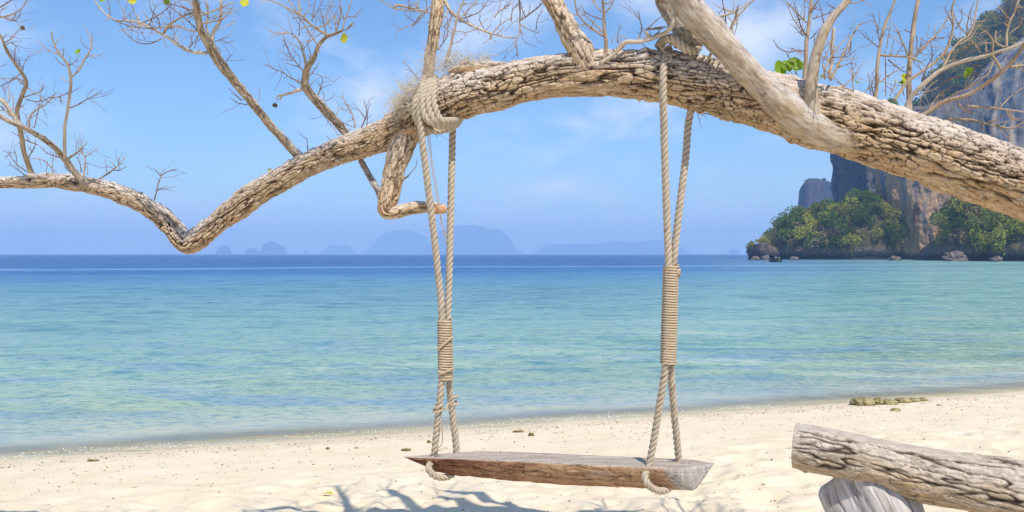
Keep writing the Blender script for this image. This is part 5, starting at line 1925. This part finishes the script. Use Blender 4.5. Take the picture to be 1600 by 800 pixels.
# boat moored off the islet, seen from the stern
bx, by = at_px(1217, 186), 186.0
boat = thing("boat", (bx, by, 0), "small dark boat lying off the rock islet", "boat")
m, t = new_mat("dark_hull")
finish(t, (0.018, 0.018, 0.024, 1), 0.5, None, 0.3)
nst, nsc = 16, 11
V = []
for i in range(nst):
    u = i / (nst - 1)
    hw = 0.78 * (0.82 + 0.18 * math.sin(math.pi * min(1, u * 1.4))) * (1 - max(0, (u - 0.45) / 0.55) ** 2.2) + 0.02
    sheer = 0.75 + 0.15 * (1 - u) ** 2 + 0.9 * u ** 3
    for j in range(nsc):
        a = (j / (nsc - 1) - 0.5) * math.pi
        V.append((hw * math.sin(a) * (1.0 if abs(math.sin(a)) > 0.99 else 0.96), u * 7.0, sheer - (sheer + 0.35) * max(0, math.cos(a)) ** 0.6))
q = grid_faces(nst, nsc, wrap=False)
V = np.array(V) + (bx, by, 0)
link("hull", mesh_np("hull", V, q, np.array([(0, j, j + 1) for j in range(1, nsc - 1)])), m, boat)


def box_mesh(name, lo, hi):
    lo, hi = np.array(lo), np.array(hi)
    bm = bmesh.new()
    bmesh.ops.create_cube(bm, size=1)
    bmesh.ops.scale(bm, vec=hi - lo, verts=bm.verts)
    bmesh.ops.translate(bm, vec=(hi + lo) / 2, verts=bm.verts)
    bmesh.ops.bevel(bm, geom=bm.edges[:], offset=min(hi - lo) * 0.15, segments=1, affect='EDGES')
    me = bpy.data.meshes.new(name)
    bm.to_mesh(me)
    bm.free()
    return me


m2, t = new_mat("white_canvas")
finish(t, (0.7, 0.7, 0.68, 1), 0.7)
m3, t = new_mat("green_ribbon")
finish(t, (0.25, 0.65, 0.10, 1), 0.6)
link("stern_deck", box_mesh("stern_deck", (bx - 0.62, by + 0.1, 0.55), (bx + 0.62, by + 1.4, 0.72)), m, boat)
link("engine", box_mesh("engine", (bx - 0.22, by - 0.15, 0.7), (bx + 0.15, by + 0.55, 1.25)), m, boat)
link("bundle", box_mesh("bundle", (bx - 0.55, by + 0.5, 0.72), (bx - 0.25, by + 1.0, 1.05)), m2, boat)
link("post", box_mesh("post", (bx - 0.05, by + 0.6, 0.7), (bx + 0.05, by + 0.7, 1.75)), m, boat)
link("ribbon", box_mesh("ribbon", (bx - 0.05, by - 0.22, 0.35), (bx + 0.05, by - 0.14, 1.05)), m3, boat)

# ------------------------------------------------------------------ haze
m, t = new_mat("haze")
vol = t.n('ShaderNodeVolumePrincipled', {'Color': (0.37, 0.60, 0.96, 1), 'Density': 3.3e-4, 'Anisotropy': 0.0, 'Absorption Color': (0.2, 0.2, 0.2, 1)})
t.n('ShaderNodeOutputMaterial', {'Volume': vol.outputs[0]})
bm = bmesh.new()
bmesh.ops.create_cube(bm, size=1)
bmesh.ops.scale(bm, vec=(24200, 24200, 316), verts=bm.verts)
bmesh.ops.translate(bm, vec=(0, 0, 316 / 2 - 6), verts=bm.verts)
me = bpy.data.meshes.new("haze")
bm.to_mesh(me)
bm.free()
hz = link("haze", me, m)
tag(hz, kind='stuff')
